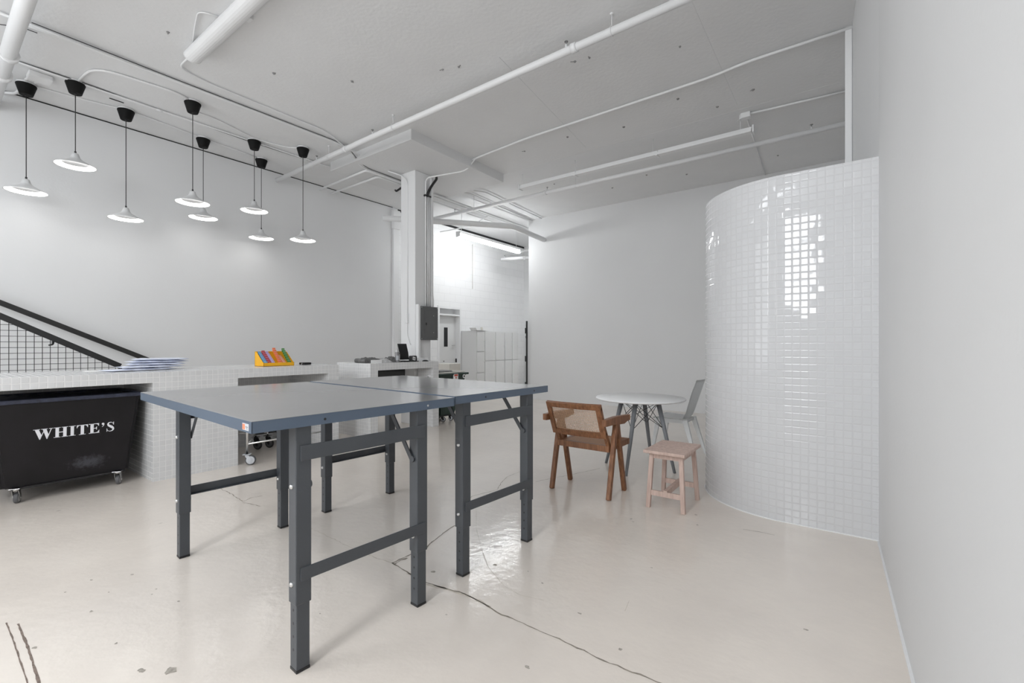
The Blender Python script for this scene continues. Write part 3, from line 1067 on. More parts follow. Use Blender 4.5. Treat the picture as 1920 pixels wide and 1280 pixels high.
# rolling racks under the long counter
def rack(label, pa, pb, pc, pd):
    t = thing('rolling_rack', label, 'rolling rack')
    bm = BM()
    for p in (pa, pb):
        tube(bm, [(p[0], p[1], 0.125), (p[0], p[1], 0.80)], 0.0125, 12)
    tube(bm, [(pa[0], pa[1], 0.80), (pb[0], pb[1], 0.80)], 0.0125, 12)
    link('upright_frame', bm, M['chrome'], t)
    bm = BM()
    tube(bm, [(pa[0], pa[1], 0.235), (pb[0], pb[1], 0.235)], 0.010, 10)
    tube(bm, [(pa[0], pa[1], 0.235), (pc[0], pc[1], 0.20)], 0.010, 10)
    link('lower_rail', bm, M['chrome'], t)
    bm = BM()
    beam(bm, (pc[0], pc[1], 0.20), (pd[0], pd[1], 0.20), 0.02, 0.03)
    beam(bm, (pc[0] - 0.05, pc[1] - 0.12, 0.25), (pc[0] + 0.22, pc[1] + 0.32, 0.24), 0.02, 0.022)
    link('base_bar', bm, M['black_metal'], t)
    for p in (pa, pb):
        caster_parts(t, p[0], p[1], 0.055, 0.125, 0.95, M['wheel_hub'], M['wheel_hub'], M['rubber'], trail=0.035)
    for p in (pc, pd):
        caster_parts(t, p[0], p[1], 0.06, 0.16, 0.4, M['black'], M['rubber'], M['black'], wd=0.03)
        bm = BM()
        cyl(bm, (p[0], p[1], 0.16), (p[0], p[1], 0.21), 0.010, 8)
        link('caster_stem', bm, M['chrome'], t)
    return t


rack('chrome rolling rack standing at the front of the second counter opening', (-5.45, 2.375), (-5.47, 3.36), (-6.18, 2.80), (-6.15, 3.33))
rack('black based rolling rack pushed in behind the chrome rack', (-6.34, 2.42), (-6.30, 3.36), (-6.16, 2.94), (-6.40, 3.2))

# ------------------------------------------------------------ packing tables


def packing_table(label, cx, cy, rot, L_, Wd, top, yleg=0.34, seed=0, yo=0.0):
    t = thing('packing_table', label, 'table', (cx, cy, 0), rot)
    hl, hw, ap = L_ / 2, Wd / 2, 0.046
    bm = BM()
    box(bm, -hl, -hw, top - 0.004, hl, hw, top, mi=0, bev=0.0015)
    for (x0, y0, x1, y1) in ((-hl, -hw, hl, -hw + 0.004), (-hl, hw - 0.004, hl, hw), (-hl, -hw, -hl + 0.004, hw), (hl - 0.004, -hw, hl, hw)):
        box(bm, x0, y0, top - ap, x1, y1, top - 0.001, mi=1)
    box(bm, -hl + 0.01, -hw + 0.01, top - ap * 0.55, hl - 0.01, hw - 0.01, top - ap * 0.5, mi=1)
    tp = link('tabletop', bm, [M['steel_top'], M['steel_edge']], t)
    for f in (-0.22, 0.32):
        bm = BM()
        cyl(bm, (hl - 0.001, f * Wd, top - ap * 0.55), (hl + 0.0015, f * Wd, top - ap * 0.55), 0.0055, 10)
        link('screw', bm, M['black'] if f < 0 or seed else M['zinc'], tp)
    xo = hl - 0.018
    s_ = 0.066
    for sx_ in (1, -1):
        for sy in (-1, 1):
            xa, xb = sorted((sx_ * xo, sx_ * (xo - s_)))
            ya, yb = sorted((yo + sy * yleg, yo + sy * (yleg - s_)))
            bm = BM()
            box(bm, xa, ya, 0.28, xb, yb, top - ap * 0.5, bev=0.004)
            leg = link('leg', bm, M['steel_leg'], t)
            bm = BM()
            k = 0.005
            box(bm, xa + k, ya + k, 0.012, xb - k, yb - k, 0.30, bev=0.003)
            for i in range(4):
                z = 0.09 + 0.0545 * i
                cyl(bm, ((xa + xb) / 2, ya + k - 0.0006, z), ((xa + xb) / 2, ya + k + 0.002, z), 0.0058, 10, mi=1)
            link('inner_tube', bm, [M['steel_leg'], M['black']], leg)
            bm = BM()
            box(bm, xa + 0.004, ya + 0.004, 0, xb - 0.004, yb - 0.004, 0.013, bev=0.002)
            link('foot_cap', bm, M['black'], leg)
            for z in (0.362, 0.765):
                bm = BM()
                lathe(bm, [(0.011, 0), (0.011, 0.006), (0.006, 0.011)], 10, center=((xa + xb) / 2, ya + 0.001, z), cap1=True, axis=(0, -1, 0))
                link('bolt', bm, M['zinc'], leg)
                bm = BM()
                lathe(bm, [(0.010, 0), (0.010, 0.008)], 6, center=((xa + xb) / 2, yb - 0.001, z), cap1=True, axis=(0, 1, 0))
                link('nut', bm, M['zinc'], leg)
            # folding brace on the inner face
            yi = yo + sy * (yleg - s_ - 0.008)
            xm = sx_ * (xo - s_ / 2)
            bm = BM()
            beam(bm, (xm, yi, 0.755), (xm - sx_ * 0.215, yi, top - ap * 0.55), 0.006, 0.026, up=(sx_, 0, 0.6))
            cyl(bm, (xm, yi - 0.004, 0.762), (xm, yi + 0.004, 0.762), 0.016, 14)
            link('brace', bm, M['steel_leg'], t)
            bm = BM()
            box(bm, min(xm, xm - sx_ * 0.42), yi - 0.015, top - ap - 0.006, max(xm, xm - sx_ * 0.42), yi + 0.015, top - ap * 0.55)
            link('runner', bm, M['steel_leg'], t)
        for z0, z1 in ((0.378, 0.432), (0.872, 0.936)):
            bm = BM()
            xa, xb = sorted((sx_ * (xo - 0.001), sx_ * (xo + 0.006)))
            box(bm, xa, yo - yleg + 0.018, z0, xb, yo + yleg - 0.018, z1, bev=0.002)
            box(bm, *( (xa - 0.02, yo - yleg + 0.05, z0, xa + 0.004, yo + yleg - 0.05, z0 + 0.005) if sx_ > 0 else (xb - 0.004, yo - yleg + 0.05, z0, xb + 0.02, yo + yleg - 0.05, z0 + 0.005)))
            link('crossbar', bm, M['steel_leg'], t)
    return t, tp


t1, tp1 = packing_table('grey blue steel packing table nearest the camera, with orange sticker', -2.62, 1.372, R(-3.4), 1.68, 1.035, 1.06, yleg=0.343, seed=0)
bm = BM()
yy = -1.035 / 2 - 0.0012
box(bm, 0.755, yy, 1.022, 0.815, yy + 0.001, 1.048)
box(bm, 0.757, yy - 0.0005, 1.024, 0.780, yy + 0.0005, 1.045, mi=1)
box(bm, 0.786, yy - 0.0005, 1.034, 0.808, yy + 0.0005, 1.037, mi=2)
box(bm, 0.792, yy - 0.0005, 1.028, 0.806, yy + 0.0005, 1.030, mi=2)
link('sticker', bm, [M['wheel_hub'], M['orange'], M['grey_panel']], tp1)
packing_table('grey blue steel packing table standing behind the near one', -2.605, 2.388, R(-3.4), 1.68, 0.90, 1.059, yleg=0.337, seed=1, yo=-0.036)

# ------------------------------------------------------------ round table
t = thing('round_table', 'round white table on four grey splayed legs with black wire bracing', 'table', (-1.86, 4.88, 0), 0)
bm = BM()
lathe(bm, [(0.001, 0.752), (0.462, 0.752), (0.474, 0.760), (0.476, 0.766), (0.470, 0.774), (0.001, 0.775)], 72)
link('tabletop', bm, M['white_top'], t)
feet = [(-0.386, -0.03), (0.0, -0.387), (-0.02, 0.415), (0.372, 0.012)]
tops = [(-0.19, -0.03), (0.03, -0.20), (-0.03, 0.20), (0.19, 0.02)]
Z1 = 0.752
for (fx, fy), (tx, ty) in zip(feet, tops):
    bm = BM()
    tube(bm, [(fx, fy, 0.0), ((fx + tx) / 2, (fy + ty) / 2, Z1 / 2), (tx, ty, Z1)], 0.015, 16, r_end=0.026)
    link('leg', bm, M['grey_leg'], t)
order = [0, 1, 3, 2]


def leg_pt(i, z):
    (fx, fy), (tx, ty) = feet[i], tops[i]
    k = z / Z1
    return Vector((fx + (tx - fx) * k, fy + (ty - fy) * k, z))


bm = BM()
for a in range(4):
    i, j = order[a], order[(a + 1) % 4]
    tube(bm, [leg_pt(i, 0.73), leg_pt(j, 0.45)], 0.0035, 6)
    tube(bm, [leg_pt(j, 0.73), leg_pt(i, 0.45)], 0.0035, 6)
for a, b in ((0, 3), (1, 2)):
    tube(bm, [leg_pt(a, 0.73), leg_pt(b, 0.45)], 0.003, 6)
    tube(bm, [leg_pt(b, 0.73), leg_pt(a, 0.45)], 0.003, 6)
link('wire_bracing', bm, M['black_metal'], t)

# ------------------------------------------------------------ teak armchair with cane back
t = thing('cane_armchair', 'brown teak armchair with woven cane back and seat', 'chair', (-1.975, 3.86, 0), 0)
# local frame: x to the right, +y towards the front of the chair (away from the camera)
for sx_ in (-1, 1):
    xf = sx_ * 0.275
    for (yb_, name_) in ((-0.165, 'leg'), (0.185, 'leg')):
        bm = BM()
        beam(bm, (xf + sx_ * (0.012 if yb_ < 0 else 0.009), yb_, 0.0), (xf + sx_ * (0.012 if yb_ < 0 else 0.009), 0.0 + (0.012 if yb_ > 0 else -0.012), 0.66), 0.040, 0.044, up=(0, 1, 0), bev=0.008, w2=0.040, h2=0.052)
        link(name_, bm, M['teak'], t)
    bm = BM()
    xa = xf + sx_ * 0.022
    pts = [(-0.275, 0.655), (-0.275, 0.712), (-0.06, 0.716), (0.245, 0.700), (0.25, 0.648), (0.17, 0.648), (0.12, 0.630), (-0.02, 0.640), (-0.12, 0.652)]
    prism(bm, pts, lambda u_, v_, w_: Vector((xa - 0.021 + w_, u_, v_)), 0.042)
    bmesh.ops.bevel(bm, geom=bm.edges[:], offset=0.003, segments=1, affect='EDGES')
    link('armrest', bm, M['teak'], t)
bm = BM()
ZS = 0.452
x0, x1, y0, y1 = -0.262, 0.262, -0.10, 0.37
for q in ((x0, y0, x1, y0 + 0.045, 0), (x0, y1 - 0.045, x1, y1, 0), (x0 + 0.001, y0 + 0.03, x0 + 0.045, y1 - 0.03, 0.001), (x1 - 0.045, y0 + 0.03, x1 - 0.001, y1 - 0.03, 0.001)):
    box(bm, q[0], q[1], ZS - 0.055 + q[4], q[2], q[3], ZS - q[4], bev=0.005)
link('seat_frame', bm, M['teak'], t)
bm = BM()
box(bm, x0 + 0.04, y0 + 0.04, ZS - 0.012, x1 - 0.04, y1 - 0.04, ZS - 0.003)
link('cane_seat', bm, M['cane_seat'], t)
# backrest: plane leaning back, slightly curved
BZ0, BZ1, BY0, BY1 = 0.535, 0.835, -0.155, -0.285
BT = math.atan2(BY0 - BY1, BZ1 - BZ0)


def back_pt(u_, v_, w_=0.0):
    """u_ -0.27..0.27 across, v_ 0..1 up, w_ thickness"""
    bow = -0.030 * (1 - (u_ / 0.27) ** 2)
    y = BY0 + (BY1 - BY0) * v_ + bow + w_ * math.cos(BT)
    z = BZ0 + (BZ1 - BZ0) * v_ + w_ * math.sin(BT)
    return Vector((u_, y, z))


bm = BM()


def bent_bar(u0, u1, v0, v1, th=0.030, nseg=10):
    rings = []
    for k in range(nseg + 1):
        uu = u0 + (u1 - u0) * k / nseg
        rings.append([bm.verts.new(back_pt(uu, v, w_)) for v, w_ in ((v0, -th / 2), (v1, -th / 2), (v1, th / 2), (v0, th / 2))])
    for A_, B_ in zip(rings[:-1], rings[1:]):
        for k in range(4):
            bm.faces.new((A_[k], A_[(k + 1) % 4], B_[(k + 1) % 4], B_[k]))
    bm.faces.new(rings[0])
    bm.faces.new(rings[-1])


bent_bar(-0.27, 0.27, 0.0, 0.15)
bent_bar(-0.27, 0.27, 0.86, 1.0)
bent_bar(-0.27, -0.225, 0.10, 0.9, nseg=2)
bent_bar(0.225, 0.27, 0.10, 0.9, nseg=2)
bmesh.ops.recalc_face_normals(bm, faces=bm.faces[:])
br = link('backrest_frame', bm, M['teak'], t)
bm = BM()
nu, nv = 34, 16
for k in range(nu + 1):
    uu = -0.228 + 0.456 * k / nu
    A_, B_ = back_pt(uu, 0.13), back_pt(uu, 0.88)
    beam(bm, A_, B_, 0.0036, 0.002, up=(0, 1, 0.3))
for k in range(nv + 1):
    vv = 0.13 + 0.75 * k / nv
    pts = [back_pt(-0.23 + 0.46 * j / 10, vv, 0.001) for j in range(11)]
    for a_, b_ in zip(pts[:-1], pts[1:]):
        beam(bm, a_, b_, 0.002, 0.0038, up=(0, -0.4, 1))
link('cane_webbing', bm, M['cane'], br)
bm = BM()
beam(bm, (-0.245, -0.07, 0.44), (-0.245, -0.165, 0.60), 0.03, 0.035, up=(0, 1, 0))
beam(bm, (0.245, -0.07, 0.44), (0.245, -0.165, 0.60), 0.03, 0.035, up=(0, 1, 0))
link('back_post', bm, M['teak'], t)

# ------------------------------------------------------------ wooden stool
t = thing('wooden_stool', 'small pale pink wooden stool beside the cane armchair', 'stool', (-1.222, 3.965, 0), 0)
bm = BM()
box(bm, -0.168, -0.248, 0.452, 0.168, 0.248, 0.478, bev=0.005)
link('seat', bm, M['pinkwood'], t)
SF = [(-0.135, -0.215), (0.15, -0.215), (0.15, 0.205), (-0.15, 0.215)]
ST = [(-0.115, -0.18), (0.122, -0.18), (0.122, 0.175), (-0.122, 0.175)]


def st_pt(i, z):
    k = z / 0.452
    return Vector((SF[i][0] + (ST[i][0] - SF[i][0]) * k, SF[i][1] + (ST[i][1] - SF[i][1]) * k, z))


for i in range(4):
    bm = BM()
    beam(bm, st_pt(i, 0), st_pt(i, 0.452), 0.034, 0.034, up=(0, 1, 0), bev=0.003)
    link('leg', bm, M['pinkwood'], t)
for a, b in ((0, 1), (1, 2), (2, 3), (3, 0)):
    bm = BM()
    beam(bm, st_pt(a, 0.43), st_pt(b, 0.43), 0.018, 0.045)
    link('apron', bm, M['pinkwood'], t)
for a, b in ((0, 1), (2, 3)):
    bm = BM()
    beam(bm, st_pt(a, 0.125), st_pt(b, 0.125), 0.018, 0.042)
    link('stretcher', bm, M['pinkwood'], t)
bm = BM()
beam(bm, (st_pt(0, .125) + st_pt(1, .125)) / 2 + Vector((0, -0.012, 0.012)), (st_pt(2, .125) + st_pt(3, .125)) / 2 + Vector((0, 0.012, 0.012)), 0.03, 0.045)
link('stretcher', bm, M['pinkwood'], t)

# ------------------------------------------------------------ pale grey plastic chair
t = thing('plastic_chair', 'pale grey moulded plastic chair half hidden behind the curved tiled wall', 'chair', (-1.732, 5.778, 0), 0)
# local: facing -x
bm = BM()
NU, NV = 26, 12
prof = [(-0.225, 0.432), (-0.215, 0.452), (-0.15, 0.458), (-0.05, 0.450), (0.06, 0.444), (0.13, 0.452), (0.17, 0.485), (0.195, 0.54), (0.22, 0.62), (0.25, 0.72), (0.280, 0.81), (0.310, 0.90), (0.322, 0.935)]
rows = []
for i, (x, z) in enumerate(prof):
    hw = 0.215 if i < 6 else (0.215 - 0.035 * (i - 5) / 2 if i < 8 else 0.185 + 0.01 * (i - 7) - (0.03 if i > 10 else 0))
    row = []
    for j in range(NV + 1):
        v = -1 + 2 * j / NV
        dish = 0.018 * (v * v) if i < 6 else 0
        fwd = -0.035 * v * v if i >= 6 else 0
        row.append(bm.verts.new((x + fwd, v * hw, z + dish)))
    rows.append(row)
for A_, B_ in zip(rows[:-1], rows[1:]):
    for j in range(NV):
        f = bm.faces.new((A_[j], A_[j + 1], B_[j + 1], B_[j]))
        f.smooth = True
bmesh.ops.solidify(bm, geom=bm.faces[:], thickness=0.012)
link('seat_shell', bm, M['chair_grey'], t)
for (fx, fy, tx, ty) in ((-0.235, -0.225, -0.17, -0.175), (-0.235, 0.225, -0.17, 0.175), (0.285, -0.225, 0.15, -0.18), (0.285, 0.225, 0.15, 0.18)):
    bm = BM()
    beam(bm, (tx, ty, 0.452), (fx, fy, 0.0), 0.042, 0.060, up=(1, 0, 0), bev=0.006, w2=0.022, h2=0.026)
    link('leg', bm, M['chair_grey'], t)
bm = BM()
beam(bm, (-0.17, -0.17, 0.432), (0.16, -0.17, 0.432), 0.02, 0.045)
beam(bm, (-0.17, 0.17, 0.432), (0.16, 0.17, 0.432), 0.02, 0.045)
beam(bm, (-0.18, -0.17, 0.435), (-0.18, 0.17, 0.435), 0.02, 0.035)
beam(bm, (0.15, -0.17, 0.435), (0.15, 0.17, 0.435), 0.02, 0.035)
link('seat_rail', bm, M['chair_grey'], t)

# ------------------------------------------------------------ pendant lamps
PEND = [
    (-7.86, 0.953, 3.160, 'leftmost white pendant lamp, under the black canopy nearest the left edge'),
    (-7.35, 1.292, 3.452, 'second white pendant lamp from the left, the highest of all'),
    (-7.67, 1.838, 3.000, 'white pendant lamp third from the left, lower than its two left neighbours'),
    (-6.745, 2.285, 3.152, 'white pendant lamp fourth from the left, partly covering the one behind it'),
    (-7.81, 2.783, 3.246, 'white pendant lamp just behind and below the fourth one'),
    (-7.265, 3.270, 3.370, 'white pendant lamp whose shade crosses the cord of the one behind'),
    (-7.905, 3.670, 3.120, 'white pendant lamp second from the right, nearest the left wall'),
    (-6.925, 3.848, 2.985, 'white pendant lamp hanging furthest right, alone and lowest'),
]
shade_me = ring_me = canopy_me = mount_me = None
for (x, y, z, lab) in PEND:
    t = thing('pendant_lamp', lab, 'pendant lamp', (x, y, z), 0, 'white pendant lamps over the counter')
    if shade_me is None:
        bm = BM()
        lathe(bm, [(0.020, 0.150), (0.030, 0.146), (0.036, 0.125), (0.044, 0.100), (0.066, 0.074), (0.112, 0.046), (0.160, 0.022), (0.186, 0.006), (0.190, 0.0), (0.187, 0.0), (0.183, 0.005),
                   (0.157, 0.018), (0.108, 0.040), (0.062, 0.068), (0.040, 0.094)], 48, cap0=True)
        a = link('shade', bm, M['shade'], t)
        bm = BM()
        lathe(bm, [(0.120, 0.034), (0.140, 0.024), (0.160, 0.012), (0.180, 0.005)], 40)
        lathe(bm, [(0.001, 0.036), (0.118, 0.036), (0.120, 0.034)], 40, mi=1)
        b = link('diffuser', bm, [M['lamp_on'], M['shade']], t)
        bm = BM()
        lathe(bm, [(0.058, 0.0), (0.060, 0.004), (0.092, 0.115), (0.090, 0.122)], 36, cap0=True, cap1=True)
        c = link('canopy', bm, M['matt_black'], t)
        bm = BM()
        lathe(bm, [(0.078, 0.122), (0.080, 0.135), (0.085, 0.145)], 36, cap1=True)
        d = link('mounting_plate', bm, M['white_pipe'], c)
        shade_me, ring_me, canopy_me, mount_me = a.data, b.data, c.data, d.data
    else:
        for nm, me in (('shade', shade_me), ('diffuser', ring_me), ('canopy', canopy_me)):
            o = bpy.data.objects.new(nm, me)
            C.objects.link(o)
            o.parent = t
            if nm == 'canopy':
                c = o
        d = bpy.data.objects.new('mounting_plate', mount_me)
        C.objects.link(d)
        d.parent = c
    c.location = (0, 0, CZ - 0.146 - z)
    bm = BM()
    tube(bm, [(0, 0, 0.165), (0, 0, CZ - 0.143 - z)], 0.0045, 8)
    cyl(bm, (0, 0, 0.145), (0, 0, 0.175), 0.010, 10)
    cyl(bm, (0, 0, CZ - 0.155 - z), (0, 0, CZ - 0.142 - z), 0.012, 10)
    link('cord', bm, M['cord'], t)

# ------------------------------------------------------------ pipes, conduits and lights on the ceiling


def run(name, label, cat, pts, r, m_='white_pipe', soft=0.08, seg=12, hang=(), rings=(), sprink=()):
    t = thing(name, label, cat)
    bm = BM()
    tube(bm, soften(pts, soft), r, seg)
    link('tube', bm, M[m_], t)
    for (x, y, z) in hang:
        bm = BM()
        tube(bm, [(x, y, z + r), (x, y, CZ)], 0.004, 6)
        lathe(bm, [(0.015, CZ - 0.012), (0.02, CZ - 0.001)], 8, center=(x, y, 0), cap0=True)
        d = Vector(pts[-1]) - Vector(pts[0])
        n_ = 14
        dd = d.normalized()
        side = dd.cross(Vector((0, 0, 1))).normalized()
        ring = [Vector((x, y, z)) + (side * math.cos(2 * math.pi * k / n_) + Vector((0, 0, 1)) * math.sin(2 * math.pi * k / n_)) * (r + 0.004) for k in range(n_)]
        tube(bm, ring, 0.004, 6, closed=True)
        link('hanger', bm, M['white_pipe'], t)
    for (x, y, z) in rings:
        bm = BM()
        d = (Vector(pts[-1]) - Vector(pts[0])).normalized()
        cyl(bm, Vector((x, y, z)) - d * 0.03, Vector((x, y, z)) + d * 0.03, r * 1.25, seg)
        link('coupling', bm, M['white_pipe'], t)
    for (x, y, z) in sprink:
        bm = BM()
        cyl(bm, (x, y, z + r * 0.5), (x, y, z + r + 0.03), 0.012, 10)
        cyl(bm, (x, y, z + r + 0.03), (x, y, z + r + 0.055), 0.006, 8, mi=1)
        lathe(bm, [(0.019, z + r + 0.055), (0.019, z + r + 0.060)], 10, center=(x, y, 0), cap0=True, cap1=True, mi=1)
        link('sprinkler_head', bm, [M['white_pipe'], M['speck']], t)
    return t


run('sprinkler_pipe', 'thick white pipe crossing the whole ceiling in front of the column', 'pipe', [(-8.25, 4.10, 4.285), (-5.4, 4.04, 4.285), (0.08, 4.0, 4.285)], 0.038,
    hang=[(-4.97, 4.03, 4.285), (-6.55, 4.06, 4.285), (-1.80, 4.01, 4.285)], rings=[(-2.2, 4.015, 4.285), (-6.1, 4.055, 4.285)], sprink=[(-5.43, 4.04, 4.285), (-2.29, 4.015, 4.285), (-6.9, 4.065, 4.285)])
run('sprinkler_pipe', 'white pipe running under the long strip light towards the tiled wall', 'pipe', [(-7.6, 7.26, 4.19), (-0.04, 7.29, 4.19)], 0.034,
    hang=[(-6.35, 7.26, 4.19), (-3.95, 7.27, 4.19)], rings=[(-4.6, 7.27, 4.19)], sprink=[(-4.55, 7.27, 4.19), (-0.42, 7.29, 4.19), (-6.9, 7.26, 4.19)])
run('drain_pipe', 'big white pipe crossing the top left corner of the picture', 'pipe', [(-8.28, 0.72, 4.24), (-2.5, 0.62, 4.24)], 0.062, hang=[], rings=[(-7.3, 0.71, 4.24), (-6.75, 0.70, 4.24)])
run('service_pipe', 'grey white pipe that bends above the passage to the back area', 'pipe', [(-7.6, 5.9, 3.905), (-6.93, 6.69, 3.905), (-5.87, 7.95, 3.90), (-6.0, 9.44, 3.90)], 0.058, soft=0.1)
run('conduit', 'thin white conduit from the right wall to the column top', 'conduit', [(0.05, 5.535, 4.425), (-0.9, 5.53, 4.425), (-1.28, 5.60, 4.425), (-3.9, 5.63, 4.425), (-4.85, 5.72, 4.425), (-5.05, 5.74, 4.42)], 0.016, soft=0.2, seg=8)
run('conduit', 'white conduit along the ceiling above the nearest pendants, left of the strip', 'conduit', [(-6.36, -0.6, 4.425), (-6.34, 2.0, 4.425), (-6.30, 4.25, 4.425), (-6.52, 4.6, 4.28), (-6.52, 9.3, 4.28)], 0.014, soft=0.2, seg=8)
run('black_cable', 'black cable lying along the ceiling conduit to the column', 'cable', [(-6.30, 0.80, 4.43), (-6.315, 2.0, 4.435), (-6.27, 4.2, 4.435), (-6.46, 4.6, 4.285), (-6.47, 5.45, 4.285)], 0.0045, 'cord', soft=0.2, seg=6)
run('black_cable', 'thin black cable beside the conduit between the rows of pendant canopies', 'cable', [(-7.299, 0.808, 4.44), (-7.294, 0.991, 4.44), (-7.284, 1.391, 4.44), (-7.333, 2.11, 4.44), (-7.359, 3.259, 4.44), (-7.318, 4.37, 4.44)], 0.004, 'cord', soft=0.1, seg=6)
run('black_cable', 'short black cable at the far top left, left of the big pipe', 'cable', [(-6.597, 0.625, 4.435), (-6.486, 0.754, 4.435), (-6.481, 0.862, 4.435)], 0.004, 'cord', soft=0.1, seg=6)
bm = BM()
beam(bm, (-7.489, 1.63, 4.444), (-7.489, 1.772, 4.444), 0.012, 0.006)
link('slot', bm, M['dark'], ceiling)
run('conduit', 'white conduit running between the rows of pendant canopies', 'conduit', [(-7.30, -0.6, 4.43), (-7.31, 2.1, 4.43), (-7.27, 4.63, 4.43), (-7.15, 4.66, 4.40)], 0.012, soft=0.06, seg=8, rings=[(-7.31, 2.1, 4.43), (-7.29, 3.4, 4.43)])
run('conduit', 'thin white conduit curving from the second pendant canopy to the right', 'conduit', [(-7.36, 1.30, 4.435), (-6.75, 1.33, 4.435), (-6.64, 2.07, 4.435), (-6.73, 2.29, 4.435)], 0.013, soft=0.25, seg=8)
run('conduit', 'thin white conduit linking the fourth and sixth pendant canopies', 'conduit', [(-6.74, 2.29, 4.44), (-7.0, 2.31, 4.44), (-6.98, 2.6, 4.44), (-7.2, 3.28, 4.44), (-7.1, 3.7, 4.44), (-6.93, 3.85, 4.44)], 0.010, soft=0.15, seg=8)
run('conduit', 'thin white conduit linking the canopies nearest the left wall', 'conduit', [(-7.86, 0.95, 4.44), (-7.80, 1.4, 4.44), (-7.67, 1.84, 4.44), (-7.72, 2.3, 4.44), (-7.81, 2.78, 4.44), (-7.84, 3.2, 4.44), (-7.90, 3.67, 4.44)], 0.010, soft=0.2, seg=8)
run('conduit', 'thin white conduit from the fat tube light to the column', 'conduit', [(-5.62, 1.88, 4.40), (-6.02, 1.90, 4.435), (-6.10, 2.2, 4.435), (-6.11, 3.75, 4.435), (-6.30, 4.2, 4.40), (-6.30, 5.1, 4.285), (-6.2, 5.24, 4.25)], 0.010, soft=0.15, seg=8)
run('conduit', 'white conduit from the left wall turning beside the column, nearer of two', 'conduit', [(-8.032, 4.796, 4.27), (-6.523, 4.73, 4.27), (-6.523, 6.0, 4.27), (-6.523, 9.5, 4.27)], 0.020, soft=0.08, seg=8)
run('conduit', 'white conduit from the left wall turning beside the column, farther of two', 'conduit', [(-8.085, 5.061, 4.27), (-6.607, 5.031, 4.27), (-6.607, 6.2, 4.27), (-6.607, 9.8, 4.27)], 0.020, soft=0.08, seg=8)
run('conduit', 'white conduit with a small kink passing right of the column top', 'conduit', [(-5.95, 5.70, 4.42), (-6.05, 6.9, 4.42), (-5.92, 7.1, 4.42), (-6.05, 9.4, 4.42)], 0.013, soft=0.1, seg=8)
run('conduit', 'white conduit with a kink running left of the passage pipes', 'conduit', [(-6.32, 5.9, 4.42), (-6.36, 6.75, 4.42), (-6.22, 6.95, 4.42), (-6.35, 9.42, 4.42)], 0.013, soft=0.1, seg=8)
run('conduit', 'straight white conduit along the passage ceiling nearest the block wall', 'conduit', [(-7.15, 6.65, 4.40), (-7.2, 11.0, 4.40)], 0.015, soft=0.1, seg=8)
run('black_cable', 'short black cable stub left of the column top', 'cable', [(-6.45, 5.5, 4.22), (-6.72, 5.52, 4.17), (-6.76, 5.53, 4.20)], 0.018, 'black', soft=0.03, seg=8)
run('ceiling_strip', 'thin white strip running along the ceiling to the back partition', 'conduit', [(-1.14, 6.9, 4.442), (-1.25, 9.45, 4.442)], 0.010, soft=0.1, seg=6)
run('conduit', 'thin white conduit from the junction box into the right wall', 'conduit', [(-1.12, 6.80, 4.43), (0.0, 6.90, 4.43)], 0.014, soft=0.1, seg=8)
bm = BM()
box(bm, -1.19, 6.76, 4.38, -1.07, 6.86, 4.45, bev=0.008)
cyl(bm, (-1.20, 6.81, 4.37), (-1.20, 6.81, 4.45), 0.012, 8)
beam(bm, (-1.22, 6.76, 4.36), (-1.12, 6.88, 4.44), 0.012, 0.01)
tag(link('junction_box', bm, M['white_pipe']), 'small white junction box on the ceiling at the end of the strip light', 'junction box')
bm = BM()
box(bm, -7.60, 0.92, 4.39, -7.42, 1.12, 4.449, bev=0.01)
for y in (0.95, 1.03):
    tube(bm, soften([(-7.58, y, 4.425), (-7.66, y - 0.01, 4.43), (-7.73, y - 0.02, 4.432)], 0.05), 0.014, 8)
tag(link('junction_box', bm, M['white_pipe']), 'white junction box with conduit stubs above the leftmost pendant', 'junction box')
run('conduit', 'short conduit elbow in the top left corner beside the leftmost canopy', 'conduit', [(-7.96, 0.94, 4.43), (-8.2, 0.90, 4.41), (-8.28, 0.80, 4.41)], 0.016, soft=0.05, seg=8)
bm = BM()
for k in range(4):
    tube(bm, soften([(-6.3 + 0.02 * k, 0.70, 4.40 - 0.02 * k), (-6.28 + 0.02 * k, 0.95 + 0.1 * k, 4.37), (-6.33, 1.3 + 0.15 * k, 4.43)], 0.1), 0.004, 6)
tag(link('loose_wires', bm, M['white_pipe']), 'tangle of loose thin wires beside the big pipe at top left', 'wires')

LOOP = [(-4.79, 1.835, 4.435), (-4.849, 1.688, 4.435), (-5.122, 1.752, 4.435), (-5.43, 1.838, 4.435)]
# fat wrap light at top left
t = thing('tube_light', 'unlit white wrap ceiling light at the top left', 'ceiling light', (0, 0, 0))
bm = BM()
pr = [(-0.075, 0.10)] + [(-0.08 * math.cos(R(k * 15)), 0.075 - 0.065 * math.sin(R(k * 15))) for k in range(13)] + [(0.075, 0.10)]
prism(bm, pr, lambda u_, v_, w_: Vector((-5.60 + w_, 1.90 + u_, 4.325 + v_)), 2.4)
link('diffuser', bm, M['diffuser'], t)
bm = BM()
for x in (-5.612, -3.2):
    prism(bm, [(a_ * 1.04, b_ - 0.002) for a_, b_ in pr], lambda u_, v_, w_: Vector((x + w_, 1.90 + u_, 4.325 + v_)), 0.012)
box(bm, -5.60, 1.84, 4.42, -3.2, 1.96, 4.449)
box(bm, -4.6, 1.97, 4.40, -4.52, 2.03, 4.449, bev=0.01)
link('end_cap', bm, M['white_pipe'], t)
run('conduit', 'thin looping conduit beside the wrap light at top left', 'conduit', LOOP, 0.007, soft=0.15, seg=6)

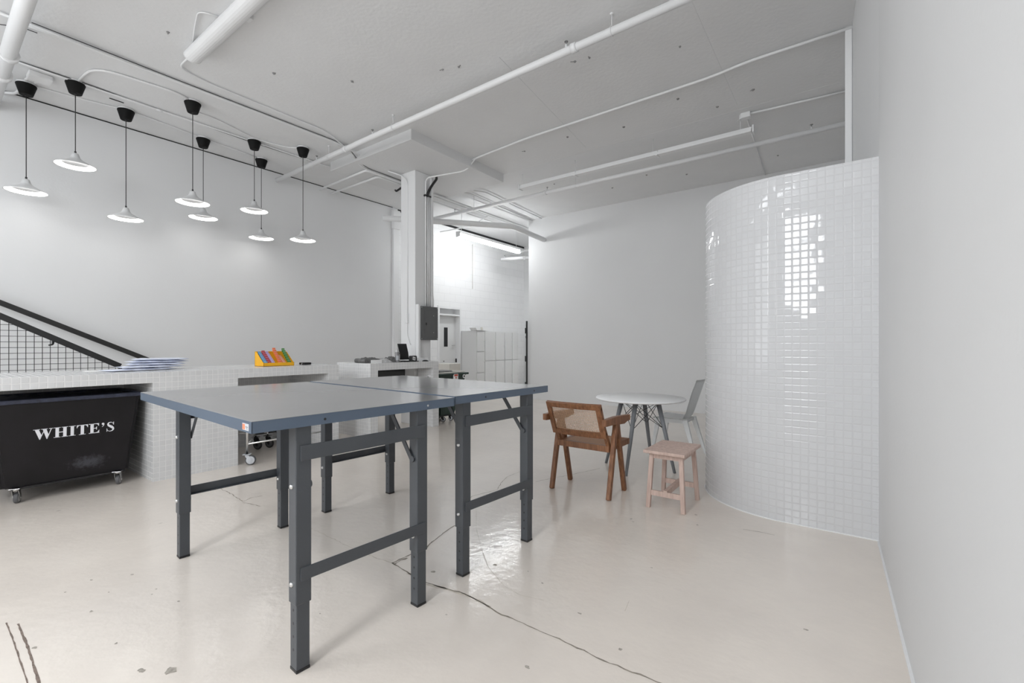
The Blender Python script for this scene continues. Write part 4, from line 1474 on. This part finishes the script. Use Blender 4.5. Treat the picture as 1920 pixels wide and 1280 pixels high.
# long strip light
t = thing('strip_light', 'long unlit white strip light hung above the back of the room', 'ceiling light')
bm = BM()
for (a, b) in ((-4.84, -3.72), (-3.70, -2.34), (-2.32, -1.06)):
    box(bm, a, 6.775, 4.18, b, 6.875, 4.225, bev=0.006)
    box(bm, a, 6.80, 4.225, b, 6.85, 4.25)
link('housing', bm, M['white_pipe'], t)
bm = BM()
for x in (-4.86, -1.05):
    box(bm, x, 6.765, 4.165, x + 0.02, 6.885, 4.26, bev=0.003)
box(bm, -2.345, 6.77, 4.17, -2.315, 6.88, 4.235)
box(bm, -3.725, 6.77, 4.17, -3.695, 6.88, 4.235)
link('end_cap', bm, M['white_pipe'], t)
for x in (-4.80, -3.72, -2.40, -1.2):
    bm = BM()
    tube(bm, [(x, 6.825, 4.25), (x, 6.825, CZ)], 0.004, 6)
    link('hanging_rod', bm, M['white_pipe'], t)

# lit fluorescent in the back area
t = thing('fluorescent_light', 'bright lit fluorescent strip hanging in the back area', 'ceiling light')
bm = BM()
tube(bm, [(-7.03, 7.52, 3.8), (-7.055, 9.84, 3.8)], 0.048, 16)
link('tube', bm, M['tube_on'], t)
bm = BM()
box(bm, -7.085, 7.50, 3.84, -6.995, 9.87, 3.868)
box(bm, -7.09, 7.49, 3.755, -6.97, 7.515, 3.87, bev=0.004)
box(bm, -7.115, 9.845, 3.755, -6.995, 9.87, 3.87, bev=0.004)
link('housing', bm, M['white_pipe'], t)
for y in (7.62, 9.72):
    bm = BM()
    tube(bm, [(-7.04, y, 3.86), (-7.04, y, CZ)], 0.005, 6)
    link('hanging_rod', bm, M['white_pipe'], t)
# unseen second strip added behind the partition to brighten the back area
t = thing('fluorescent_light', 'added fluorescent strip hidden behind the white partition as fill light', 'ceiling light')
bm = BM()
tube(bm, [(-5.9, 10.75, 3.8), (-3.5, 10.75, 3.8)], 0.048, 16)
link('tube', bm, M['tube_on'], t)
bm = BM()
box(bm, -5.92, 10.70, 3.84, -3.48, 10.80, 3.868)
link('housing', bm, M['white_pipe'], t)
for x in (-5.7, -3.7):
    bm = BM()
    tube(bm, [(x, 10.75, 3.86), (x, 10.75, CZ)], 0.005, 6)
    link('hanging_rod', bm, M['white_pipe'], t)
for i, (x, y, _p) in enumerate(REAR_FILL):  # housings for the added fill lights
    t = thing('added_fill_fixture', 'added fill light behind the camera, %s of three' % ['nearest the left wall', 'the middle one', 'nearest the right wall'][i], 'ceiling light', (x, y, 0), 0, 'added fill lights behind the camera')
    bm = BM()
    box(bm, -0.82, -0.27, 4.225, 0.82, 0.27, 4.30, bev=0.01)
    box(bm, -0.03, -0.03, 4.30, 0.03, 0.03, CZ)
    link('housing', bm, M['white_pipe'], t)
run('sprinkler_pipe', 'short white pipe end below the ceiling of the back area', 'pipe', [(-7.75, 10.0, 3.70), (-6.6, 10.35, 3.70)], 0.045, rings=[(-7.1, 10.2, 3.70)], sprink=[(-7.66, 10.03, 3.70)], hang=[(-6.85, 10.27, 3.70)])
run('conduit', 'small bracketed conduit on the block wall left of the lit light', 'conduit', [(-8.2, 8.1, 4.15), (-7.3, 8.3, 4.20), (-6.6, 8.0, 4.25)], 0.013, soft=0.1, seg=8)
run('conduit', 'white conduit crossing above the far wall of the back area', 'conduit', [(-8.3, 10.9, 4.0), (-6.5, 10.7, 4.1)], 0.03, soft=0.1, seg=8)
run('pull_cord', 'thin cord hanging down the block wall in the back area', 'cord', [(-8.335, 9.47, 4.1), (-8.335, 9.47, 2.88)], 0.006, 'cream', seg=6)

# ------------------------------------------------------------ back area: door, lockers, hooks, gate
bm = BM()
XD = XB - 0.19
for q in ((XB - 0.21, D0 - 0.05, 0, XB + 0.02, D0 + 0.01, 2.275), (XB - 0.21, D1 - 0.012, 0, XB + 0.02, D1 + 0.05, 2.275), (XB - 0.21, D0 - 0.05, 2.275, XB + 0.02, D1 + 0.05, 2.34), (XB - 0.2, D0 + 0.01, 2.10, XB + 0.01, D1 - 0.012, 2.14)):
    box(bm, *q, bev=0.004)
box(bm, XB - 0.20, D0 + 0.005, 2.13, XB - 0.17, D1 - 0.005, 2.28)
fr = struct(link('door_1', bm, M['white_pipe']))
bm = BM()
box(bm, XD - 0.02, D0 + 0.005, 0.005, XD + 0.045, D1 - 0.013, 2.105)
leaf = link('door_leaf', bm, M['locker'], fr)
bm = BM()
box(bm, XD + 0.045, 8.53, 1.30, XD + 0.052, 8.66, 1.80)
link('door_window', bm, M['black'], leaf)
bm = BM()
cyl(bm, (XD + 0.045, 8.87, 1.33), (XD + 0.09, 8.87, 1.33), 0.012, 10)
beam(bm, (XD + 0.09, 8.88, 1.33), (XD + 0.09, 8.78, 1.33), 0.018, 0.02)
link('door_handle', bm, M['zinc'], leaf)
bm = BM()
box(bm, XB - 0.14, D1 - 0.016, 0.88, XB - 0.09, D1 - 0.010, 0.98)
link('strike_plate', bm, M['black'], fr)
bm = BM()
cyl(bm, (XD + 0.045, 8.52, 0.92), (XD + 0.06, 8.52, 0.92), 0.018, 10)
link('door_knob', bm, M['speck'], leaf)

LYs = [9.03, 9.42, 9.93, 10.40, 10.88]     # door edges along the wall
t = thing('locker_cabinet', 'row of off white lockers against the back area wall', 'locker', (0, 0, 0))
bm = BM()
box(bm, -8.34, 9.03, 0.02, -7.82, 10.88, 1.715, bev=0.004)
link('carcass', bm, M['locker'], t)
cols = [(9.04, 9.34, [0.05, 0.62, 1.17, 1.70]), (9.36, 9.80, [0.05, 0.92, 1.70]), (9.81, 10.21, [0.05, 0.92, 1.70]), (10.23, 10.56, [0.05, 0.92, 1.70]), (10.57, 10.87, [0.05, 0.92, 1.70])]
for (ya, yb, zs) in cols:
    for za, zb in zip(zs[:-1], zs[1:]):
        bm = BM()
        box(bm, -7.82, ya + 0.006, za + 0.012, -7.795, yb - 0.006, zb - 0.012, bev=0.002)
        d = link('locker_door', bm, M['locker'], t)
        bm = BM()
        cyl(bm, (-7.795, yb - 0.04, (za + zb) / 2), (-7.783, yb - 0.04, (za + zb) / 2), 0.008, 8)
        link('knob', bm, M['zinc'], d)
t = thing('storage_tray', 'shallow white tray lying on top of the lockers', 'tray', (0, 0, 0))
bm = BM()
pts = [(9.02, 1.722), (9.42, 1.722), (9.48, 1.79), (8.96, 1.79)]
prism(bm, pts, lambda u_, v_, w_: Vector((-8.0 + w_, u_, v_)), 0.22)
link('tray', bm, M['white_top'], t)
bm = BM()
box(bm, -7.785, 9.16, 1.74, -7.77, 9.24, 1.81, bev=0.004)
link('clip', bm, M['cream'], t)
for i, (x, lab) in enumerate([(-8.22, 'double coat hook on the far wall, the one nearer the lockers'), (-8.02, 'double coat hook on the far wall, the one further right')]):
    bm = BM()
    tube(bm, soften([(x, FY - 0.005, 1.72), (x, FY - 0.03, 1.60), (x, FY - 0.09, 1.55), (x, FY - 0.10, 1.62)], 0.02), 0.012, 8)
    box(bm, x - 0.015, FY - 0.012, 1.56, x + 0.015, FY, 1.74)
    tag(link('coat_hook', bm, M['speck']), lab, 'hook', 'coat hooks on the far wall')
t = thing('metal_gate', 'black steel gate folded against the end of the back partition', 'gate', (-6.50, 9.42, 0))
bm = BM()
box(bm, -0.012, -0.02, 0.02, 0.016, 0.02, 1.94)
link('gate_stile', bm, M['black_metal'], t)
for z in (0.35, 1.0, 1.70):
    bm = BM()
    cyl(bm, (-0.02, -0.02, z - 0.07), (-0.02, -0.02, z + 0.07), 0.018, 10)
    link('hinge', bm, M['black_metal'], t)
bm = BM()
box(bm, -7.45, 7.25, 0, -7.05, 7.60, 0.93, bev=0.006)
tag(link('white_cabinet', bm, M['cream']), 'low cream cabinet standing before the back area door', 'cabinet')

# ------------------------------------------------------------ stair guard and handrail behind the long counter
GX = -6.90
t = thing('mesh_guard', 'black wire mesh stair guard with a sloping top rail behind the counter', 'railing')


def zbar(y):
    return 1.640 + (1.126 - 1.640) * (y - 0.654) / (1.55 - 0.654)


bm = BM()
beam(bm, (GX, 0.0, zbar(0.0)), (GX, 1.60, zbar(1.60)), 0.03, 0.060, bev=0.003)
link('top_rail', bm, M['black_metal'], t)
bm = BM()
y = 0.652 - 0.06 * 10
while y < 1.60:
    tube(bm, [(GX, y, 0.06), (GX, y, zbar(y))], 0.0028, 6)
    y += 0.0602
z = 0.092
while z < zbar(0.0):
    ye = min(1.60, 0.654 + (z - 1.640) * (1.55 - 0.654) / (1.126 - 1.640))
    if ye > 0.1:
        tube(bm, [(GX + 0.004, 0.02, z), (GX + 0.004, ye, z)], 0.0028, 6)
    z += 0.0585
link('wire_mesh', bm, M['black_metal'], t)
bm = BM()
beam(bm, (GX, 1.60, 0), (GX, 1.60, zbar(1.60)), 0.03, 0.03, up=(0, 1, 0))
beam(bm, (GX, 0.0, 0), (GX, 0.0, zbar(0.0)), 0.03, 0.03, up=(0, 1, 0))
beam(bm, (GX, 0.0, 0.06), (GX, 1.60, 0.06), 0.03, 0.03)
link('post', bm, M['black_metal'], t)
t = thing('handrail', 'black sloping handrail fixed along the left wall above the stairs', 'handrail')
bm = BM()
p0, p1 = Vector((-8.2, 0.777, 1.855)), Vector((-8.2, 2.262, 1.108))
dd = (p0 - p1).normalized()
beam(bm, p0 + dd * 1.2, p1, 0.035, 0.062, bev=0.004)
beam(bm, p1 + Vector((0, -0.01, 0.02)), p1 + Vector((0, -0.01, -0.30)), 0.035, 0.035, up=(0, 1, 0))
link('rail', bm, M['black_metal'], t)
for yy in (0.2, -0.3):
    zz = p0.z + (p1.z - p0.z) * (yy - p0.y) / (p1.y - p0.y)
    bm = BM()
    tube(bm, soften([(-8.2, yy, zz), (-8.2, yy, zz - 0.11), (-8.3, yy - 0.02, zz - 0.13)], 0.03), 0.012, 8)
    link('bracket', bm, M['black_metal'], t)
bm = BM()
tube(bm, soften([(GX - 0.02, 1.04, zbar(1.04)), (GX - 0.02, 1.04, 1.355), (GX - 0.08, 1.02, 1.345)], 0.02), 0.010, 8)
for o in bpy.data.objects:
    if o.name == 'mesh_guard':
        link('bracket', bm, M['black_metal'], o)

# ------------------------------------------------------------ things on the long counter
ENV = [(-6.02, 1.56, 0.0, 12, 0.28, 0.62, 'lowest long mailer of the pale stack, its rolled edge facing the room'),
       (-6.06, 1.66, 0.027, 5, 0.27, 0.56, 'second mailer from the bottom of the pale stack'),
       (-6.10, 1.72, 0.053, -7, 0.26, 0.52, 'middle mailer of the pale stack, turned a little'),
       (-6.12, 1.74, 0.079, -3, 0.26, 0.54, 'fourth mailer from the bottom of the pale stack'),
       (-6.10, 1.76, 0.104, -10, 0.25, 0.50, 'topmost white mailer of the stack by the railing')]
for (x, y, dz, a, hx, hy, lab) in ENV:
    bm = BM()
    nx_, ny_ = 7, 12
    for side in (0, 1):
        g_ = []
        for i in range(nx_ + 1):
            row = []
            for j in range(ny_ + 1):
                u_, v_ = -1 + 2 * i / nx_, -1 + 2 * j / ny_
                edge = (1 - u_ ** 4) * (1 - v_ ** 6)
                zz = 0.010 + (0.011 + 0.003 * math.sin(5 * u_ + 9 * v_ + dz * 90)) * edge * (1 if side else -1)
                row.append(bm.verts.new((u_ * hx / 2, v_ * hy / 2, zz)))
            g_.append(row)
        for i in range(nx_):
            for j in range(ny_):
                bm.faces.new((g_[i][j], g_[i + 1][j], g_[i + 1][j + 1], g_[i][j + 1])).smooth = True
    bmesh.ops.remove_doubles(bm, verts=bm.verts[:], dist=0.0006)
    tag(link('poly_mailer', bm, M['paper'], loc=(x, y, CH + dz), rotz=R(a)), lab, 'mailer', 'stack of pale mailers on the long counter')
bm = BM()
box(bm, -6.30, 1.16, CH, -6.12, 1.36, CH + 0.004)
tag(link('paper_sheet', bm, M['white_paper']), 'flat white sheet lying left of the mailer stack', 'paper')

# yellow display box with columns of little packs
t = thing('display_box', 'bright yellow slanted counter display box holding coloured packs', 'display box', (-5.83, 2.735, CH))
LY = 0.385
bm = BM()
sidep = [(0, 0), (-0.235, 0), (-0.235, 0.185), (-0.19, 0.178), (-0.025, 0.050), (0.0, 0.045)]
for yy in (0.0, LY - 0.004):
    prism(bm, sidep, lambda u_, v_, w_: Vector((u_, yy + w_, v_)), 0.004)
box(bm, -0.235, 0, 0, 0, LY, 0.004)
box(bm, -0.004, 0, 0, 0, LY, 0.044)
box(bm, -0.235, 0, 0, -0.231, LY, 0.185)
link('carton', bm, M['yellow'], t)
bm = BM()
for k in range(8):
    x = -0.02 - 0.028 * k
    z0 = 0.012 + 0.0205 * k
    box(bm, x - 0.002, 0.005, 0.004, x, LY - 0.005, z0 + 0.024)
link('divider', bm, M['yellow'], t)
cols = [(0.035, 'pk_blue', 'blue', 7, 0.0), (0.080, 'pk_red', 'dark red', 7, 0.01), (0.125, 'pk_lilac', 'lilac', 7, 0.0), (0.215, 'pk_orange', 'orange', 7, 0.045), (0.262, 'pk_salmon', 'salmon red', 5, -0.012), (0.335, 'pk_green', 'green', 7, 0.038)]
pack_me = {}
for (yy, mk, cname, n_, lift) in cols:
    for k in range(n_):
        if mk not in pack_me:
            bm = BM()
            box(bm, -0.004, -0.019, 0, 0.004, 0.019, 0.052, bev=0.002)
            box(bm, 0.0038, -0.015, 0.030, 0.0046, 0.015, 0.036, mi=1)
            box(bm, -0.0035, -0.0185, 0.0515, 0.0035, 0.0185, 0.0525, mi=1)
            o = link('candy_pack', bm, [M[mk], M['pk_pale_' + mk[3:]]])
            pack_me[mk] = o.data
        else:
            o = bpy.data.objects.new('candy_pack', pack_me[mk])
            C.objects.link(o)
        hi = lift * (k / 6.0)
        o.location = (-5.83 - 0.011 - 0.028 * k, 2.735 + yy, CH + 0.010 + 0.0205 * k + hi)
        o.rotation_euler = (0, R(-12), 0)
        tag(o, '%s pack standing in the %s column of the yellow display box' % (cname, cname), 'pack', '%s packs in the yellow display box' % cname)

t = thing('card_terminal', 'small flat black device with a cable on the long counter', 'device', (-5.86, 3.285, CH), R(8))
bm = BM()
box(bm, -0.05, -0.055, 0.004, 0.05, 0.06, 0.034, bev=0.006)
link('body', bm, M['black'], t)
bm = BM()
tube(bm, soften([(0.02, 0.06, 0.02), (0.03, 0.10, 0.015), (0.0, 0.15, 0.006), (0.03, 0.12, 0.006)], 0.03), 0.003, 6)
tube(bm, soften([(0.02, -0.055, 0.02), (0.03, -0.07, 0.03), (0.03, -0.075, 0.004)], 0.02), 0.003, 6)
link('cable', bm, M['wheel_hub'], t)

# ------------------------------------------------------------ things on the shorter counter
bm = BM()


def lumpy(bm, x0, x1, y0, y1, z0, h, seed):
    rnd = random.Random(seed)
    nx_, ny_ = 8, 14
    g_ = []
    for i in range(nx_ + 1):
        row = []
        for j in range(ny_ + 1):
            u_, v_ = -1 + 2 * i / nx_, -1 + 2 * j / ny_
            edge = max(0.0, 1 - abs(u_) ** 3) * max(0.0, 1 - abs(v_) ** 5)
            row.append(bm.verts.new((x0 + (x1 - x0) * i / nx_ + rnd.uniform(-0.006, 0.006), y0 + (y1 - y0) * j / ny_, z0 + 0.002 + edge * h * rnd.uniform(0.7, 1.05))))
        g_.append(row)
    for i in range(nx_):
        for j in range(ny_):
            bm.faces.new((g_[i][j], g_[i + 1][j], g_[i + 1][j + 1], g_[i][j + 1])).smooth = True
    low = [[bm.verts.new((v.co.x, v.co.y, z0)) for v in (r_[0], r_[-1])] for r_ in g_]
    bm.faces.new([bm.verts.new((x0, y0, z0)), bm.verts.new((x1, y0, z0)), bm.verts.new((x1, y1, z0)), bm.verts.new((x0, y1, z0))])
    for v in [q for p in low for q in p]:
        bm.verts.remove(v)


lumpy(bm, -5.93, -5.66, 4.09, 4.42, CH, 0.085, 3)
tube(bm, [(-5.66, 4.11, CH + 0.034), (-5.90, 4.10, CH + 0.034)], 0.034, 12)
tag(link('wrapped_bundle', bm, M['bag_dark'], fixn=False), 'dark grey wrapped bundle at the near end of the shorter counter', 'bundle')
bm = BM()
lumpy(bm, -5.90, -5.62, 4.36, 4.56, CH, 0.062, 5)
tag(link('wrapped_bundle', bm, M['bag_light'], fixn=False), 'silver grey wrapped bundle in the middle of the shorter counter', 'bundle')
bm = BM()
lumpy(bm, -5.90, -5.66, 4.53, 4.74, CH, 0.088, 8)
tag(link('wrapped_bundle', bm, M['bag_dark'], fixn=False), 'crumpled dark wrapped bundle just left of the spray bottle', 'bundle')
bm = BM()
box(bm, -5.645, 4.17, CH, -5.635, 4.36, CH + 0.045)
tag(link('white_card', bm, M['white_paper']), 'white card leaning on the dark wrapped bundle', 'card')

t = thing('spray_bottle', 'clear grey bottle with a pointed cap on the shorter counter', 'bottle', (-5.68, 4.68, CH))
bm = BM()
lathe(bm, [(0.028, 0.0), (0.032, 0.006), (0.032, 0.145), (0.030, 0.155)], 24, cap0=True)
link('body', bm, M['bottle_grey'], t)
bm = BM()
lathe(bm, [(0.030, 0.155), (0.026, 0.175), (0.012, 0.215), (0.005, 0.262), (0.003, 0.275)], 20, cap1=True)
link('nozzle', bm, M['bag_light'], t)
bm = BM()
box(bm, 0.014, -0.026, 0.03, 0.034, 0.012, 0.10, bev=0.004)
link('bottle_label', bm, M['wheel_hub'], t)

t = thing('tablet_stand', 'black tablet tilted on a small black stand on the counter', 'tablet', (-5.76, 4.80, CH), R(-2))
bm = BM()
mt = Matrix.Translation((0, 0.0, 0.235)) @ Matrix.Rotation(R(-28), 4, 'X') @ Matrix.Rotation(R(0), 4, 'Z')
pts = [(0.0, 0.135), (0.0, 0.135)]
prism(bm, [(-0.055, 0.285), (0.115, 0.285), (0.155, 0.135), (-0.012, 0.135)], lambda u_, v_, w_: Vector((0.02 - w_, u_, v_)), 0.012)
link('tablet', bm, M['black'], t)
bm = BM()
prism(bm, [(0.005, 0.135), (0.16, 0.135), (0.175, 0.03), (0.01, 0.03)], lambda u_, v_, w_: Vector((0.012 - w_, u_, v_)), 0.10)
box(bm, -0.10, -0.01, 0, 0.04, 0.17, 0.014, bev=0.004)
link('stand', bm, M['black_metal'], t)
bm = BM()
box(bm, -0.04, -0.035, 0.03, 0.0, 0.005, 0.12, bev=0.004)
link('side_pad', bm, M['white_top'], t)
t = thing('card_reader', 'small black and white card reader in front of the tablet', 'card reader', (-5.60, 4.93, CH), R(10))
bm = BM()
box(bm, -0.05, -0.045, 0.004, 0.02, 0.085, 0.095, bev=0.014)
link('body', bm, M['black'], t)
bm = BM()
prism(bm, [(-0.030, 0.030), (0.036, 0.018), (0.040, 0.070), (-0.026, 0.082)], lambda u_, v_, w_: Vector((0.0205 + w_, u_, v_)), 0.002)
for k in range(2):
    prism(bm, [(-0.020, 0.040 + 0.016 * k), (0.028, 0.033 + 0.016 * k), (0.028, 0.040 + 0.016 * k), (-0.020, 0.047 + 0.016 * k)], lambda u_, v_, w_: Vector((0.023 + w_, u_, v_)), 0.001, mi=1)
link('screen', bm, [M['white_top'], M['black']], t)
bm = BM()
box(bm, -5.70, 5.02, CH, -5.60, 5.27, CH + 0.055, bev=0.004)
tag(link('white_carton', bm, M['white_top']), 'flat white carton at the far end of the shorter counter', 'carton')
bm = BM()
lathe(bm, [(0.001, 0.024), (0.03, 0.022), (0.05, 0.010), (0.052, 0.0)], 20, center=(-5.56, 5.16, CH))
tag(link('black_puck', bm, M['black']), 'small black puck in front of the flat white carton', 'device')
bm = BM()
tube(bm, soften([(-5.60, 4.74, CH + 0.006), (-5.56, 4.82, CH + 0.006), (-5.60, 4.90, CH + 0.006), (-5.56, 4.98, CH + 0.006), (-5.60, 5.05, CH + 0.006)], 0.04), 0.006, 6)
tag(link('cable', bm, M['black']), 'black cable lying around the card reader on the counter', 'cable')
